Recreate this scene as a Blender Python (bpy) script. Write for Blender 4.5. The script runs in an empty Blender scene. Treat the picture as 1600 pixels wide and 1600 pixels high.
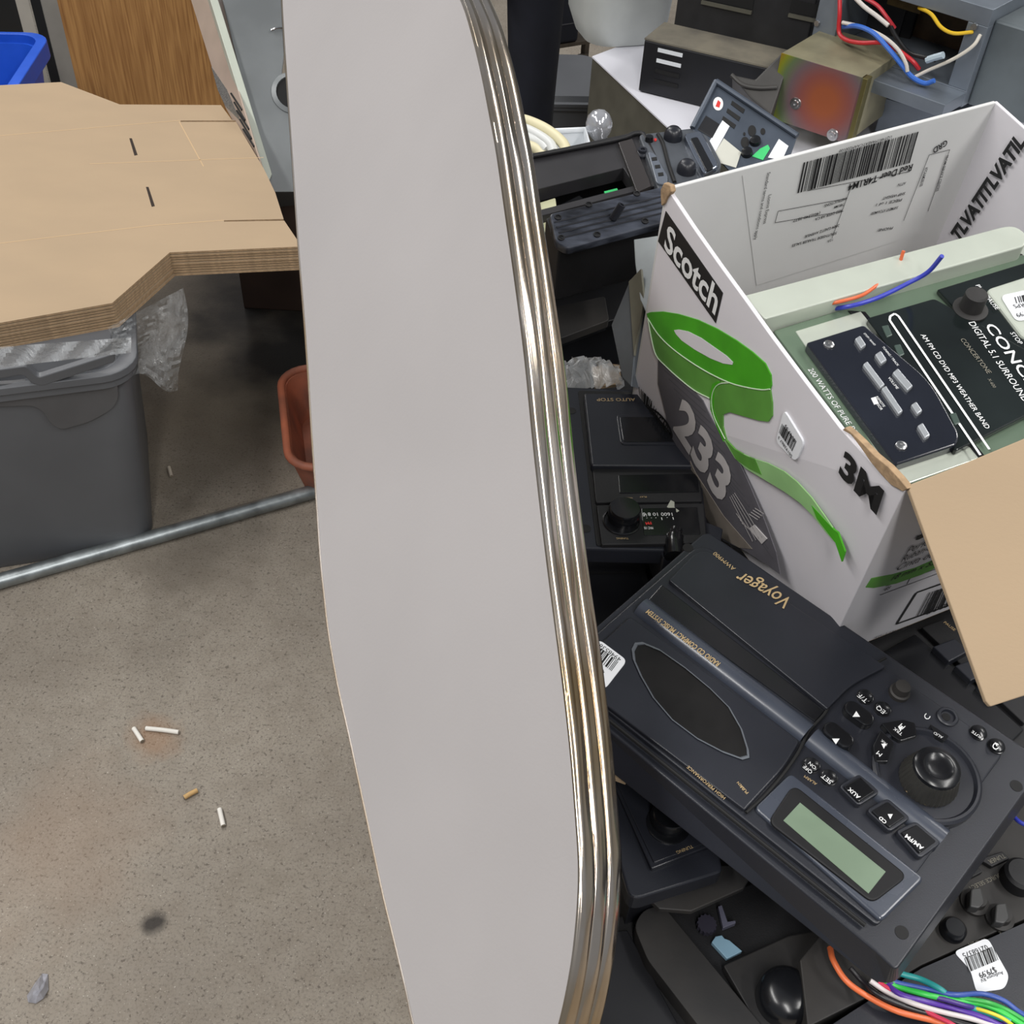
import bpy, bmesh, math, random
from mathutils import Vector as V, Matrix
import mathutils
random.seed(7)
SC = bpy.context.scene
COL = SC.collection
# ---------------------------------------------------------------- camera
FPX = 1700.0; CH = 1.6
dn = V((-100, 1770, 1700)).normalized()
sp = dn.z; W = V((0, math.sqrt(1-sp*sp), -sp))
r0 = V((1, 0, 0)); d0 = W.cross(r0)
if d0.z > 0: d0 = -d0
sa = dn.x/(-d0.z); ca = math.sqrt(1-sa*sa)
Rr = ca*r0+sa*d0; Dd = -sa*r0+ca*d0
CP = V((0, 0, CH))
cam = bpy.data.cameras.new('camera'); co = bpy.data.objects.new('camera', cam); COL.objects.link(co)
cam.sensor_width = 36; cam.lens = 36*FPX/1600; cam.clip_start = .02
m3 = Matrix((Rr, -Dd, -W)).transposed()
co.matrix_world = Matrix.Translation(CP) @ m3.to_4x4()
SC.camera = co
SC.view_settings.view_transform = 'Standard'; SC.view_settings.look = 'None'
SC.view_settings.exposure = 0.0; SC.view_settings.gamma = 1.0
# ---------------------------------------------------------------- world and lamps
wd = bpy.data.worlds.new('world'); SC.world = wd; wd.use_nodes = True
wd.node_tree.nodes['Background'].inputs[0].default_value = (.80, .84, .90, 1)
wd.node_tree.nodes['Background'].inputs[1].default_value = .27
def strip(loc, sx, sy, e, rz=0, col=(1, .98, .95)):
    l = bpy.data.lights.new('ceiling_strip_lamp', 'AREA'); l.shape = 'RECTANGLE'; l.size = sx; l.size_y = sy
    l.energy = e; l.color = col
    o = bpy.data.objects.new('ceiling_strip_lamp', l); COL.objects.link(o); o.location = loc; o.rotation_euler = (0, 0, rz)
strip((-1.7, .4, 3.4), .25, 2.6, 78, .15)
strip((2.0, -.2, 3.4), .25, 2.6, 72, .15)
strip((-1.3, 4.2, 3.4), .25, 2.6, 66, .15)
strip((2.9, 3.2, 3.4), .25, 2.6, 60, .15)
strip((-3.0, 3.4, 3.4), .25, 2.6, 50, .15)
strip((.3, -1.9, 3.4), .25, 2.6, 75, .15)
# ---------------------------------------------------------------- point helpers (real positions from viewing angles)
def ray(x, y): return Rr*((x-800)/FPX)+Dd*((y-800)/FPX)+W
def P(x, y, dep): return CP+ray(x, y)*dep
def Z(x, y, z):
    v = ray(x, y); return CP+v*((z-CH)/v.z)
class Pl:
    def __init__(s, p, n):
        s.p = V(p); s.n = V(n).normalized()
        if s.n.dot(CP-s.p) < 0: s.n = -s.n
    def at(s, x, y, h=0.0):
        v = ray(x, y); q = s.p+s.n*h
        return CP+v*((q-CP).dot(s.n)/v.dot(s.n))
    def up(s, h): return Pl(s.p+s.n*h, s.n)
def ZP(z): return Pl((0, 0, z), (0, 0, 1))
# ---------------------------------------------------------------- materials
def lin(c): return tuple((x/255/12.92 if x/255 <= .04045 else ((x/255+.055)/1.055)**2.4) for x in c)
MT = {}
def mat(name, rgb, rough=.5, metal=0, var=.0, scale=20, bump=0, bscale=60, spec=.5, coat=0, rgb2=None, aniso=None, trans=0, alpha=1):
    if name in MT: return MT[name]
    m = bpy.data.materials.new(name); m.use_nodes = True; nt = m.node_tree; N = nt.nodes; L = nt.links
    b = N['Principled BSDF']; c = lin(rgb)
    b.inputs['Base Color'].default_value = (*c, 1); b.inputs['Roughness'].default_value = rough
    b.inputs['Metallic'].default_value = metal; b.inputs['Specular IOR Level'].default_value = spec
    b.inputs['Coat Weight'].default_value = coat; b.inputs['Coat Roughness'].default_value = .08
    b.inputs['Transmission Weight'].default_value = trans; b.inputs['Alpha'].default_value = alpha
    tc = N.new('ShaderNodeTexCoord'); src = tc.outputs['Object']
    if aniso:
        mp = N.new('ShaderNodeMapping'); mp.inputs['Scale'].default_value = aniso; L.new(src, mp.inputs[0]); src = mp.outputs[0]
    if var:
        n = N.new('ShaderNodeTexNoise'); n.inputs['Scale'].default_value = scale; n.inputs['Detail'].default_value = 8; L.new(src, n.inputs[0])
        r = N.new('ShaderNodeValToRGB'); r.color_ramp.elements[0].position = .35; r.color_ramp.elements[1].position = .68
        a = c if rgb2 else tuple(x*(1-var) for x in c); d = lin(rgb2) if rgb2 else tuple(min(1, x*(1+var)) for x in c)
        r.color_ramp.elements[0].color = (*a, 1); r.color_ramp.elements[1].color = (*d, 1)
        L.new(n.outputs[0], r.inputs[0]); L.new(r.outputs[0], b.inputs['Base Color'])
        mr = N.new('ShaderNodeMapRange'); mr.inputs[3].default_value = max(0, rough-.07); mr.inputs[4].default_value = min(1, rough+.12)
        L.new(n.outputs[0], mr.inputs[0]); L.new(mr.outputs[0], b.inputs['Roughness'])
    if bump:
        n2 = N.new('ShaderNodeTexNoise'); n2.inputs['Scale'].default_value = bscale; n2.inputs['Detail'].default_value = 4; L.new(src, n2.inputs[0])
        bp = N.new('ShaderNodeBump'); bp.inputs['Strength'].default_value = bump; bp.inputs['Distance'].default_value = .002
        L.new(n2.outputs[0], bp.inputs['Height']); L.new(bp.outputs[0], b.inputs['Normal'])
    MT[name] = m; return m
BLK = mat('satin_black_plastic', (33, 35, 42), .33, var=.18, scale=9, bump=.06, bscale=900)
BLK2 = mat('matt_black_plastic', (19, 19, 22), .55, var=.25, scale=14, bump=.1, bscale=700)
BLK3 = mat('dusty_black_plastic', (26, 26, 28), .6, rgb2=(50, 47, 44), var=.2, scale=9, bump=.15)
GLS = mat('gloss_black_plastic', (20, 21, 24), .2, var=.2, scale=20)
DRK = mat('deep_black', (9, 9, 10), .7, var=.2)
BMET = mat('black_painted_steel', (20, 21, 26), .45, var=.2, scale=12)
GOLD = mat('gold_print', (176, 152, 112), .5, var=.05)
WHT = mat('white_print', (225, 226, 226), .5, var=.02)
DPR = mat('dim_print', (120, 116, 104), .6, var=.05)
INK = mat('black_ink', (20, 20, 22), .55, var=.05)
GINK = mat('grey_ink', (80, 80, 84), .6, var=.05)
RED = mat('red_print', (205, 45, 40), .5, var=.05)
LBL = mat('white_label_paper', (226, 228, 232), .4, var=.02)
STEEL = mat('bright_screw_steel', (190, 190, 190), .25, 1, var=.1)
ZINC = mat('grey_galvanised_sheet', (128, 136, 146), .42, .55, var=.12, scale=14)
CARD = mat('kraft_cardboard', (160, 139, 113), .85, var=.035, scale=5, bump=.08, bscale=200, aniso=(1, 2, 1))
CARDE = mat('kraft_cardboard_edge', (160, 134, 104), .9, var=.18, scale=160, bump=.3, bscale=300)
BOXW = mat('white_carton', (214, 211, 216), .6, var=.035, scale=7, bump=.12, bscale=25)
GRN = mat('green_print', (66, 158, 22), .5, var=.12, scale=30)
GRN2 = mat('pale_green_print', (140, 184, 122), .55, var=.08, scale=30)
GRN3 = mat('mid_green_print', (88, 146, 58), .5, var=.12, scale=30)
SILV = mat('champagne_plastic', (190, 196, 184), .3, .25, var=.04, spec=.6)
SGRN = mat('green_grey_plastic', (98, 116, 98), .3, .1, var=.06)
TOTE = mat('grey_tote_plastic', (92, 94, 98), .42, var=.08, scale=5, bump=.05, bscale=500)
CRM = mat('cream_rubber', (216, 208, 172), .45, var=.05)
# ---------------------------------------------------------------- mesh building
class MB:
    def __init__(s): s.v = []; s.f = []
    def add(s, vs, fs):
        o = len(s.v); s.v += [V(x) for x in vs]; s.f += [tuple(i+o for i in f) for f in fs]; return s
    def loft(s, rings, cap=True, closed=True):
        n = len(rings[0]); vs = [p for r in rings for p in r]; fs = []
        for a in range(len(rings)-1):
            for i in range(n if closed else n-1):
                j = (i+1) % n; fs.append((a*n+i, a*n+j, (a+1)*n+j, (a+1)*n+i))
        if cap: fs += [tuple(range(n)), tuple((len(rings)-1)*n+i for i in reversed(range(n)))]
        return s.add(vs, fs)
    def slab(s, pl, pts, h0, h1):
        t = [pl.at(x, y, h1) for x, y in pts]; b = [p+pl.n*(h0-h1) for p in t]
        return s.loft([b, t])
    def frus(s, pl, A, hA, B, hB): return s.loft([[pl.at(x, y, hA) for x, y in A], [pl.at(x, y, hB) for x, y in B]])
    def quad(s, a, b, c, d): return s.add([a, b, c, d], [(0, 1, 2, 3)])
    def box(s, o, x, y, z):
        o = V(o); c = [o+x*i+y*j+z*k for k in (0, 1) for j in (0, 1) for i in (0, 1)]
        return s.add(c, [(0, 1, 3, 2), (4, 6, 7, 5), (0, 4, 5, 1), (2, 3, 7, 6), (0, 2, 6, 4), (1, 5, 7, 3)])
    def lathe(s, c, ax, prof, n=40, knurl=0, kn=30, knmax=None):
        ax = V(ax).normalized(); t = ax.orthogonal().normalized(); b = ax.cross(t); rings = []
        for (r, h) in prof:
            rings.append([V(c)+ax*h+(t*math.cos(2*math.pi*i/n)+b*math.sin(2*math.pi*i/n))*(r*(1-(knurl if (i % 2 and r > 0 and (knmax is None or h < knmax)) else 0))) for i in range(n)])
        return s.loft(rings)
    def tube(s, pts, r, n=8, sm=6, cap=True):
        pts = [V(p) for p in pts]
        if sm > 1 and len(pts) > 2:
            q = [pts[0]*2-pts[1]]+pts+[pts[-1]*2-pts[-2]]; o = []
            for i in range(1, len(q)-2):
                for k in range(sm):
                    t = k/sm; a, b, c, d = q[i-1:i+3]
                    o.append(.5*((2*b)+(c-a)*t+(2*a-5*b+4*c-d)*t*t+(3*b-a-3*c+d)*t**3))
            pts = o+[pts[-1]]
        rings = []; u = None
        for i, p in enumerate(pts):
            d = (pts[min(i+1, len(pts)-1)]-pts[max(i-1, 0)]).normalized()
            u = (d.orthogonal() if u is None else u-d*u.dot(d)).normalized(); w = d.cross(u)
            rr = r[min(i*len(r)//len(pts), len(r)-1)] if isinstance(r, (list, tuple)) else r
            rings.append([p+(u*math.cos(2*math.pi*k/n)+w*math.sin(2*math.pi*k/n))*rr for k in range(n)])
        return s.loft(rings, cap)
def rnd(pts, r, k=5):
    """round the corners of a pixel polygon"""
    o = []; n = len(pts)
    rs = r if isinstance(r, (list, tuple)) else [r]*n
    for i in range(n):
        p = V((*pts[i], 0)); a = V((*pts[i-1], 0)); b = V((*pts[(i+1) % n], 0)); q = rs[i]
        if q <= 0: o.append(pts[i]); continue
        u = (a-p); w = (b-p); qa = min(q, u.length*.49); qb = min(q, w.length*.49)
        s = p+u.normalized()*qa; e = p+w.normalized()*qb
        for j in range(k+1):
            t = j/k; x = s*(1-t)**2+p*2*t*(1-t)+e*t*t; o.append((x.x, x.y))
    return o
def circ(cx, cy, r, n=24, ry=None, a=0):
    ry = ry or r; ca_, sa_ = math.cos(a), math.sin(a)
    return [(cx+r*math.cos(t)*ca_-ry*math.sin(t)*sa_, cy+r*math.cos(t)*sa_+ry*math.sin(t)*ca_) for t in (2*math.pi*i/n for i in range(n))]
def pcirc(pl, cx, cy, rm, h=0, n=24):
    c = pl.at(cx, cy, h); t = pl.n.orthogonal().normalized(); b = pl.n.cross(t)
    return [c+(t*math.cos(2*math.pi*i/n)+b*math.sin(2*math.pi*i/n))*rm for i in range(n)]
def obj(name, mb, m, parent=None, bevel=0, smooth=False, seg=2, solid=0, mats=None):
    me = bpy.data.meshes.new(name)
    if parent is not None: o0 = worldloc(parent)
    else:
        xs = [p.x for p in mb.v]; ys = [p.y for p in mb.v]; zs = [p.z for p in mb.v]
        o0 = V(((min(xs)+max(xs))/2, (min(ys)+max(ys))/2, min(zs)))
    me.from_pydata([p-o0 for p in mb.v], [], mb.f)
    bm = bmesh.new(); bm.from_mesh(me)
    if bevel == 0 and solid == 0: bmesh.ops.remove_doubles(bm, verts=bm.verts, dist=1e-6)
    bmesh.ops.recalc_face_normals(bm, faces=bm.faces); bm.to_mesh(me); bm.free()
    me.materials.append(m)
    for x in (mats or []): me.materials.append(x)
    o = bpy.data.objects.new(name, me); COL.objects.link(o)
    if parent is not None: o.parent = parent
    else: o.location = o0
    if bevel:
        b = o.modifiers.new('bevel', 'BEVEL'); b.width = bevel; b.segments = seg; b.limit_method = 'ANGLE'; b.angle_limit = math.radians(40)
        b.harden_normals = False
    if solid:
        b = o.modifiers.new('solid', 'SOLIDIFY'); b.thickness = solid
    if smooth:
        for p in me.polygons: p.use_smooth = True
        try: me.set_sharp_from_angle(angle=math.radians(38))
        except Exception: pass
    return o
def worldloc(o):
    l = V((0, 0, 0))
    while o is not None: l = l+o.location; o = o.parent
    return l
def tag(o, label, cat, group=None, kind=None):
    o['label'] = label; o['category'] = cat
    if group: o['group'] = group
    if kind: o['kind'] = kind
    return o
def thing(name, label, cat, loc, group=None):
    o = bpy.data.objects.new(name, None); COL.objects.link(o); o.location = loc; o.empty_display_size = .02
    return tag(o, label, cat, group)
def struct(o): o['kind'] = 'structure'; return o
def slabo(name, pl, pts, h0, h1, m, parent, bevel=.0008, **k): return obj(name, MB().slab(pl, pts, h0, h1), m, parent, bevel, **k)
# text: mesh lettering laid on a plane; s,e = pixel ends of the baseline, hp = pixel of cap top above s (optional)
def text_mb(mb, pl, st, s, e, hp=None, h=.0004, bold=0, shear=0, fill=1.0, hm=None):
    c = bpy.data.curves.new('t', 'FONT'); c.body = st; c.offset = bold; c.shear = shear; c.extrude = 0; c.resolution_u = 3
    o = bpy.data.objects.new('t', c); COL.objects.link(o)
    dg = bpy.context.evaluated_depsgraph_get(); me = bpy.data.meshes.new_from_object(o.evaluated_get(dg))
    bpy.data.objects.remove(o); bpy.data.curves.remove(c)
    if not len(me.vertices): return mb
    xs = [v.co.x for v in me.vertices]; x0, x1 = min(xs), max(xs)
    a = pl.at(*s, h); b = pl.at(*e, h); e1 = (b-a); L = e1.length; e1.normalize(); e2 = pl.n.cross(e1)
    sx = L/(x1-x0)
    if hm: sy = hm/.70
    elif hp: sy = abs((pl.at(*hp, h)-a).dot(e2))/.70
    else: sy = sx
    mb.add([a+e1*((v.co.x-x0)*sx)+e2*(v.co.y*sy) for v in me.vertices], [tuple(p.vertices) for p in me.polygons])
    bpy.data.meshes.remove(me); return mb
def letters(name, pl, items, m, parent, **k):
    for it in items:
        kk = dict(k)
        if len(it) > 4 and isinstance(it[4], dict): kk.update(it[4])
        o = obj(name, text_mb(MB(), pl, it[0], it[1], it[2], it[3] if len(it) > 3 else None, **kk), m, parent)
    return o
def lerp2(a, b, t): return (a[0]+(b[0]-a[0])*t, a[1]+(b[1]-a[1])*t)
def barcode(mb, pl, q, n=24, h=.0006, seed=1):
    """q: pixel corners a,b (one long side) c,d (the other); bars run a->d"""
    rg = random.Random(seed); t = 0; a, b, c, d = q
    ws = []
    for i in range(n): ws.append((rg.choice((1, 1, 2, 3)), rg.choice((1, 1, 2))))
    tot = sum(x+y for x, y in ws)
    for x, y in ws:
        t0, t1 = t/tot, (t+x)/tot; t += x+y
        mb.add([pl.at(*p, h) for p in (lerp2(a, b, t0), lerp2(a, b, t1), lerp2(d, c, t1), lerp2(d, c, t0))], [(0, 1, 2, 3)])
    return mb
def lines(mb, pl, segs, w, h=.0004):
    for a, b in segs:
        p = pl.at(*a, h); q = pl.at(*b, h); s = pl.n.cross((q-p).normalized())*w/2
        mb.add([p-s, q-s, q+s, p+s], [(0, 1, 2, 3)])
    return mb
def knob(name, pl, cx, cy, prof, m, parent, h=0, n=48, **k):
    c = pl.at(cx, cy)+pl.n*h; mb = MB().lathe(c, pl.n, prof, n, **k); return obj(name, mb, m, parent, smooth=True)
def sticker(parent, pl, q, m=LBL, h=.0006):
    return obj('price_sticker', MB().slab(pl, rnd(q, 9), 0, h), m, parent)
# ================================================================ FLOOR
def floor_mat():
    m = bpy.data.materials.new('stained_concrete'); m.use_nodes = True; nt = m.node_tree; N = nt.nodes; L = nt.links
    b = N['Principled BSDF']; tc = N.new('ShaderNodeTexCoord'); O = tc.outputs['Object']
    def noise(s, d=8, r=.6):
        n = N.new('ShaderNodeTexNoise'); n.inputs['Scale'].default_value = s; n.inputs['Detail'].default_value = d; n.inputs['Roughness'].default_value = r; L.new(O, n.inputs[0]); return n.outputs[0]
    def ramp(i, st):
        r = N.new('ShaderNodeValToRGB'); L.new(i, r.inputs[0]); e = r.color_ramp.elements
        while len(e) < len(st): e.new(.5)
        for k, (p, c) in enumerate(st): e[k].position = p; e[k].color = (*c, 1)
        return r.outputs[0]
    def mix(f, a, c, mode='MIX'):
        x = N.new('ShaderNodeMix'); x.data_type = 'RGBA'; x.blend_type = mode
        if isinstance(f, float): x.inputs[0].default_value = f
        else: L.new(f, x.inputs[0])
        for i, s in ((6, a), (7, c)):
            if isinstance(s, tuple): x.inputs[i].default_value = (*s, 1)
            else: L.new(s, x.inputs[i])
        return x.outputs[2]
    base = ramp(noise(2.3), [(.3, lin((124, 116, 106))), (.7, lin((152, 144, 132)))])
    base = mix(ramp(noise(26, 6), [(.42, (0, 0, 0)), (.75, (.55, .55, .55))]), base, lin((120, 110, 98)))
    base = mix(ramp(noise(230, 4, .7), [(.50, (0, 0, 0)), (.62, (.55, .55, .55))]), base, lin((100, 93, 85)))
    base = mix(ramp(noise(140, 3, .6), [(.60, (0, 0, 0)), (.64, (.6, .6, .6))]), base, lin((72, 64, 58)))
    base = mix(ramp(noise(310, 3, .6), [(.655, (0, 0, 0)), (.69, (.7, .7, .7))]), base, lin((196, 190, 180)))
    base = mix(ramp(noise(4.5, 5), [(.56, (0, 0, 0)), (.74, (.5, .5, .5))]), base, lin((112, 104, 92)))
    # oil stains and broad darker areas, each with its own place
    for (px, py, r, s, col) in ((330, 430, .20, .55, (60, 54, 48)), (400, 640, .22, .45, (92, 84, 72)), (310, 880, .13, .5, (100, 92, 82)), (238, 1443, .022, .9, (40, 36, 34)), (240, 1150, .05, .35, (150, 104, 62)), (90, 1330, .16, .25, (140, 112, 90)), (360, 560, .5, .45, (96, 88, 74)), (250, 700, .3, .35, (100, 92, 80)), (400, 500, .45, .5, (62, 56, 50)), (430, 470, .26, .97, (14, 12, 12)), (470, 545, .26, .97, (16, 14, 13))):
        c = Z(px, py, 0)
        vs = N.new('ShaderNodeVectorMath'); vs.operation = 'DISTANCE'; wn = N.new('ShaderNodeTexNoise'); wn.inputs['Scale'].default_value = 2.2/max(r, .02)**.7; wn.inputs['Detail'].default_value = 5; L.new(O, wn.inputs[0])
        L.new(O, vs.inputs[0]); vs.inputs[1].default_value = c
        ma = N.new('ShaderNodeMath'); ma.operation = 'MULTIPLY_ADD'; ma.inputs[1].default_value = r*1.6; ma.inputs[2].default_value = -r*.8; L.new(wn.outputs[0], ma.inputs[0])
        ad = N.new('ShaderNodeMath'); ad.operation = 'ADD'; L.new(vs.outputs['Value'], ad.inputs[0]); L.new(ma.outputs[0], ad.inputs[1])
        mr = N.new('ShaderNodeMapRange'); mr.inputs[1].default_value = r*1.15; mr.inputs[2].default_value = r*.35; mr.inputs[3].default_value = 0; mr.inputs[4].default_value = s; L.new(ad.outputs[0], mr.inputs[0])
        base = mix(mr.outputs[0], base, lin(col))
    L.new(base, b.inputs['Base Color']); b.inputs['Roughness'].default_value = .72; b.inputs['Specular IOR Level'].default_value = .35
    bp = N.new('ShaderNodeBump'); bp.inputs['Strength'].default_value = .5; bp.inputs['Distance'].default_value = .002; L.new(noise(170, 6, .7), bp.inputs['Height']); L.new(bp.outputs[0], b.inputs['Normal'])
    return m
fl = bpy.data.meshes.new('floor'); fl.from_pydata([(-6, -2, 0), (6, -2, 0), (6, 9, 0), (-6, 9, 0), (-6, -2, -.1), (6, -2, -.1), (6, 9, -.1), (-6, 9, -.1)], [], [(0, 1, 2, 3), (7, 6, 5, 4), (0, 4, 5, 1), (1, 5, 6, 2), (2, 6, 7, 3), (3, 7, 4, 0)])
fo = bpy.data.objects.new('floor', fl); COL.objects.link(fo); fl.materials.append(floor_mat()); struct(fo)
# ================================================================ MAIN TABLE under the pile
TZ = .62
tb = thing('folding_table', 'dark folding table carrying the pile of black car radios', 'table', Z(1200, 900, TZ)-V((0, 0, TZ)))
def table_at(name, pts, z, th, m, par): return obj(name, MB().slab(ZP(z), pts, -th, 0), m, par, .004)
tp = [(772, 262), (1050, 270), (1500, 520), (2150, 1750), (740, 1750)]
TM = mat('dark_tabletop', (30, 30, 32), .6, var=.1)
table_at('tabletop', tp, TZ, .035, TM, tb)
for q in (tp[0], tp[2], tp[3], tp[4]):
    c = Z(*q, TZ); cen = (Z(*tp[0], TZ)+Z(*tp[4], TZ)+Z(*tp[2], TZ)+Z(*tp[3], TZ))/4; c = c+(cen-c)*.16
    obj('leg', MB().tube([V((c.x, c.y, 0)), V((c.x, c.y, TZ-.035))], .018, 12, 1), BMET, tb, smooth=True)
# ================================================================ FORMICA TOP with ribbed metal edge
L3 = (-695*Rr-5950*Dd+1700*W).normalized(); S3 = -.66*Rr+.27*Dd+.7*W; S3 = (S3-L3*S3.dot(L3)).normalized()
PN = Pl(P(870, 800, .80), L3.cross(S3))
right = [(690, -70), (722, 0), (737, 45), (753, 110), (767, 180), (778, 240), (791, 330), (808, 450), (822, 560), (834, 680), (845, 780), (857, 880), (870, 980), (883, 1080), (894, 1180), (902, 1280), (906, 1340), (906, 1390), (902, 1450), (893, 1520), (876, 1600), (850, 1680), (805, 1745), (750, 1765), (700, 1735)]
left = [(665, 1670), (645, 1600), (632, 1540), (614, 1465), (597, 1395), (580, 1315), (563, 1235), (545, 1150), (527, 1070), (513, 990), (506, 930), (500, 870), (494, 780), (488, 700), (482, 600), (475, 500), (467, 400), (460, 300), (453, 200), (446, 100), (440, 0), (438, -80), (455, -140), (520, -170), (600, -165), (655, -125)]
pm = [PN.at(x, y) for x, y in right+left]
q = [pm[-1]]+pm+[pm[0], pm[1]]; path = []
for i in range(1, len(q)-2):
    for k in range(7):
        t = k/7; a, b, c, d = q[i-1:i+3]
        path.append(.5*((2*b)+(c-a)*t+(2*a-5*b+4*c-d)*t*t+(3*b-a-3*c+d)*t**3))
pth = thing('laminate_panel', 'long grey laminate panel with ribbed gilt metal edge, leaning before the radios', 'panel', (path[0]+path[len(path)//2])/2)
n = len(path); cen = sum(path, V((0, 0, 0)))/n
outw = []
for i in range(n):
    t = (path[(i+1) % n]-path[i-1]).normalized(); o = t.cross(PN.n).normalized()
    if o.dot(path[i]-cen) < 0: o = -o
    outw.append(o)
TH = .041
def lam():
    m = mat('grey_laminate', (172, 168, 168), .38, var=.03, scale=5, bump=.06, bscale=300, spec=.45)
    return m
obj('laminate_face', MB().loft([[p+PN.n*(-.003)-o*.001 for p, o in zip(path, outw)], [p+PN.n*0-o*.001 for p, o in zip(path, outw)]]), lam(), pth)
obj('core', MB().loft([[p-o*.004-PN.n*(TH-.003) for p, o in zip(path, outw)], [p-o*.004-PN.n*.0031 for p, o in zip(path, outw)]]), mat('chipboard', (150, 118, 82), .9, var=.2, scale=80), pth)
prof = [(-.0020, .0002), (-.0012, .0010), (.0002, .0008)]
nr = 3; wd_ = TH/nr
for k in range(nr):
    for j in range(11):
        a = math.pi*j/10; prof.append((.0008+.0020*math.sin(a), -wd_*k-wd_*(1-math.cos(a))/2))
prof += [(-.002, -TH-.0005)]
def wob(i, k): return math.sin(i*.21+k*1.7)*.5+math.sin(i*.083+k*2.9)*.6+math.sin(i*.47+k)*.25
rings = [[p+o*(u+(.00045*wob(i, int(-v/wd_*2)) if 0 > v > -TH else 0))+PN.n*v for u, v in prof] for i, (p, o) in enumerate(zip(path, outw))]; rings.append(rings[0])
def brass():
    m = mat('gilt_chrome', (206, 190, 166), .17, 1, bump=.10, bscale=5, var=.0)
    nt = m.node_tree; N = nt.nodes; L = nt.links; b = N['Principled BSDF']
    tc = N.new('ShaderNodeTexCoord'); nn = N.new('ShaderNodeTexNoise'); nn.inputs['Scale'].default_value = 7; nn.inputs['Detail'].default_value = 7; L.new(tc.outputs['Object'], nn.inputs[0])
    r = N.new('ShaderNodeValToRGB'); e = r.color_ramp.elements; e[0].position = .35; e[0].color = (*lin((192, 168, 132)), 1); e[1].position = .60; e[1].color = (*lin((226, 216, 206)), 1)
    L.new(nn.outputs[0], r.inputs[0]); L.new(r.outputs[0], b.inputs['Base Color']); return m
obj('metal_edging', MB().loft(rings, cap=False, closed=False), brass(), pth, smooth=True)
# ================================================================ VOYAGER RADIO
VY = Pl(P(1240, 1180, .86), (.02, -.086, .996))
vy = thing('car_stereo', 'black wall stereo with oval tape window and green display, topmost on the pile', 'radio', VY.at(1240, 1180, -.10))
top = rnd([(1104, 829), (1634, 1192), (1400, 1517), (1361, 1480), (846, 1053)], [14, 26, 10, 6, 20])
bot = rnd([(1098, 838), (1640, 1204), (1398, 1538), (1368, 1536), (842, 1118)], [14, 26, 16, 10, 20])
obj('mounting_frame', MB().frus(VY, bot, -.030, top, -.004), BLK, vy, .0015, seg=3)
chs = [(1120, 900), (1540, 1190), (1380, 1400), (960, 1090)]
slabo('chassis', VY, chs, -.115, -.03, BMET, vy)
face = rnd([(1096, 846), (1572, 1172), (1372, 1447), (868, 1046)], [26, 18, 10, 20])
slabo('face_plate', VY, face, -.02, .000, BLK, vy, .0015)
# upper lid, channel, ridge, lower lid
slabo('upper_lid', VY, rnd([(1045, 906), (1097, 853), (1385, 1041), (1330, 1070), (1293, 1108)], [3, 22, 6, 20, 3]), -.004, .0045, BLK, vy, .0022, seg=4)
slabo('channel', VY, [(1034, 913), (1290, 1110), (1274, 1128), (1012, 938)], -.004, .0008, GLS, vy)
def bar3(a, b, r, hh=0): return MB().tube([VY.at(*a, hh), VY.at(*lerp2(a, b, .5), hh), VY.at(*b, hh)], r, 20, 3)
obj('ridge', bar3((1001, 952), (1259, 1150), .0115, -.0045), mat('sheen_black_plastic', (58, 63, 74), .25, var=.08, spec=.8), vy, smooth=True)
obj('ridge', bar3((1266, 1156), (1470, 1316), .0115, -.0045), MT['sheen_black_plastic'], vy, smooth=True)
lw = slabo('tape_door', VY, rnd([(985, 962), (1250, 1158), (1225, 1200), (1164, 1266), (884, 1054)], [6, 6, 20, 4, 10]), -.004, .004, BLK, vy, .0025, seg=4)
ov = [(987, 1014), (992, 1004), (1004, 1003), (1030, 1014), (1070, 1042), (1110, 1075), (1140, 1105), (1160, 1140), (1170, 1172), (1171, 1184), (1160, 1187), (1130, 1176), (1090, 1155), (1050, 1125), (1020, 1090), (1000, 1055), (989, 1030)]
ovc = (1080, 1098)
obj('window_rim', MB().loft([[VY.at(*p, .0038) for p in ov], [VY.at(*p, .0052) for p in ov], [VY.at(*lerp2(p, ovc, .035), .0054) for p in ov], [VY.at(*lerp2(p, ovc, .06), .0030) for p in ov]], cap=False), mat('rim_plastic', (90, 94, 100), .25, var=.1), lw, smooth=True)
slabo('tape_window', VY, [lerp2(p, ovc, .05) for p in ov], .0035, .0043, mat('smoked_glossy_window', (20, 19, 19), .38, var=.3, scale=22, spec=.3), lw, 0)
# seam
sm = [(1384, 1028), (1350, 1047), (1322, 1068), (1302, 1092), (1288, 1116), (1264, 1143), (1246, 1178), (1222, 1212), (1195, 1243), (1166, 1270)]
obj('door_gap', MB().tube([VY.at(*p, .002) for p in sm], .0013, 8, 4), DRK, vy, smooth=True)
# bottom edge grooves
obj('groove', MB().tube([VY.at(880, 1068, .0), VY.at(1160, 1292, .0), VY.at(1352, 1446, .0)], .0016, 8, 1), DRK, vy)
# sloping display band and lcd
slabo('display_band', VY, rnd([(1178, 1262), (1236, 1206), (1446, 1372), (1378, 1440)], [10, 10, 10, 10]), -.002, .0034, MT['sheen_black_plastic'], vy, .003, seg=4)
db = slabo('display_bezel', VY, rnd([(1200, 1284), (1240, 1224), (1420, 1368), (1364, 1411)], [14, 16, 16, 14]), .002, .0052, mat('dark_bezel', (20, 20, 22), .5, var=.2, scale=30, spec=.3), vy, .0015)
lcd = slabo('display_screen', VY, [(1224, 1282), (1250, 1254), (1384, 1362), (1357, 1396)], .005, .0056, mat('grey_green_screen', (106, 124, 104), .35, var=.06, scale=30), db, 0)
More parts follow.
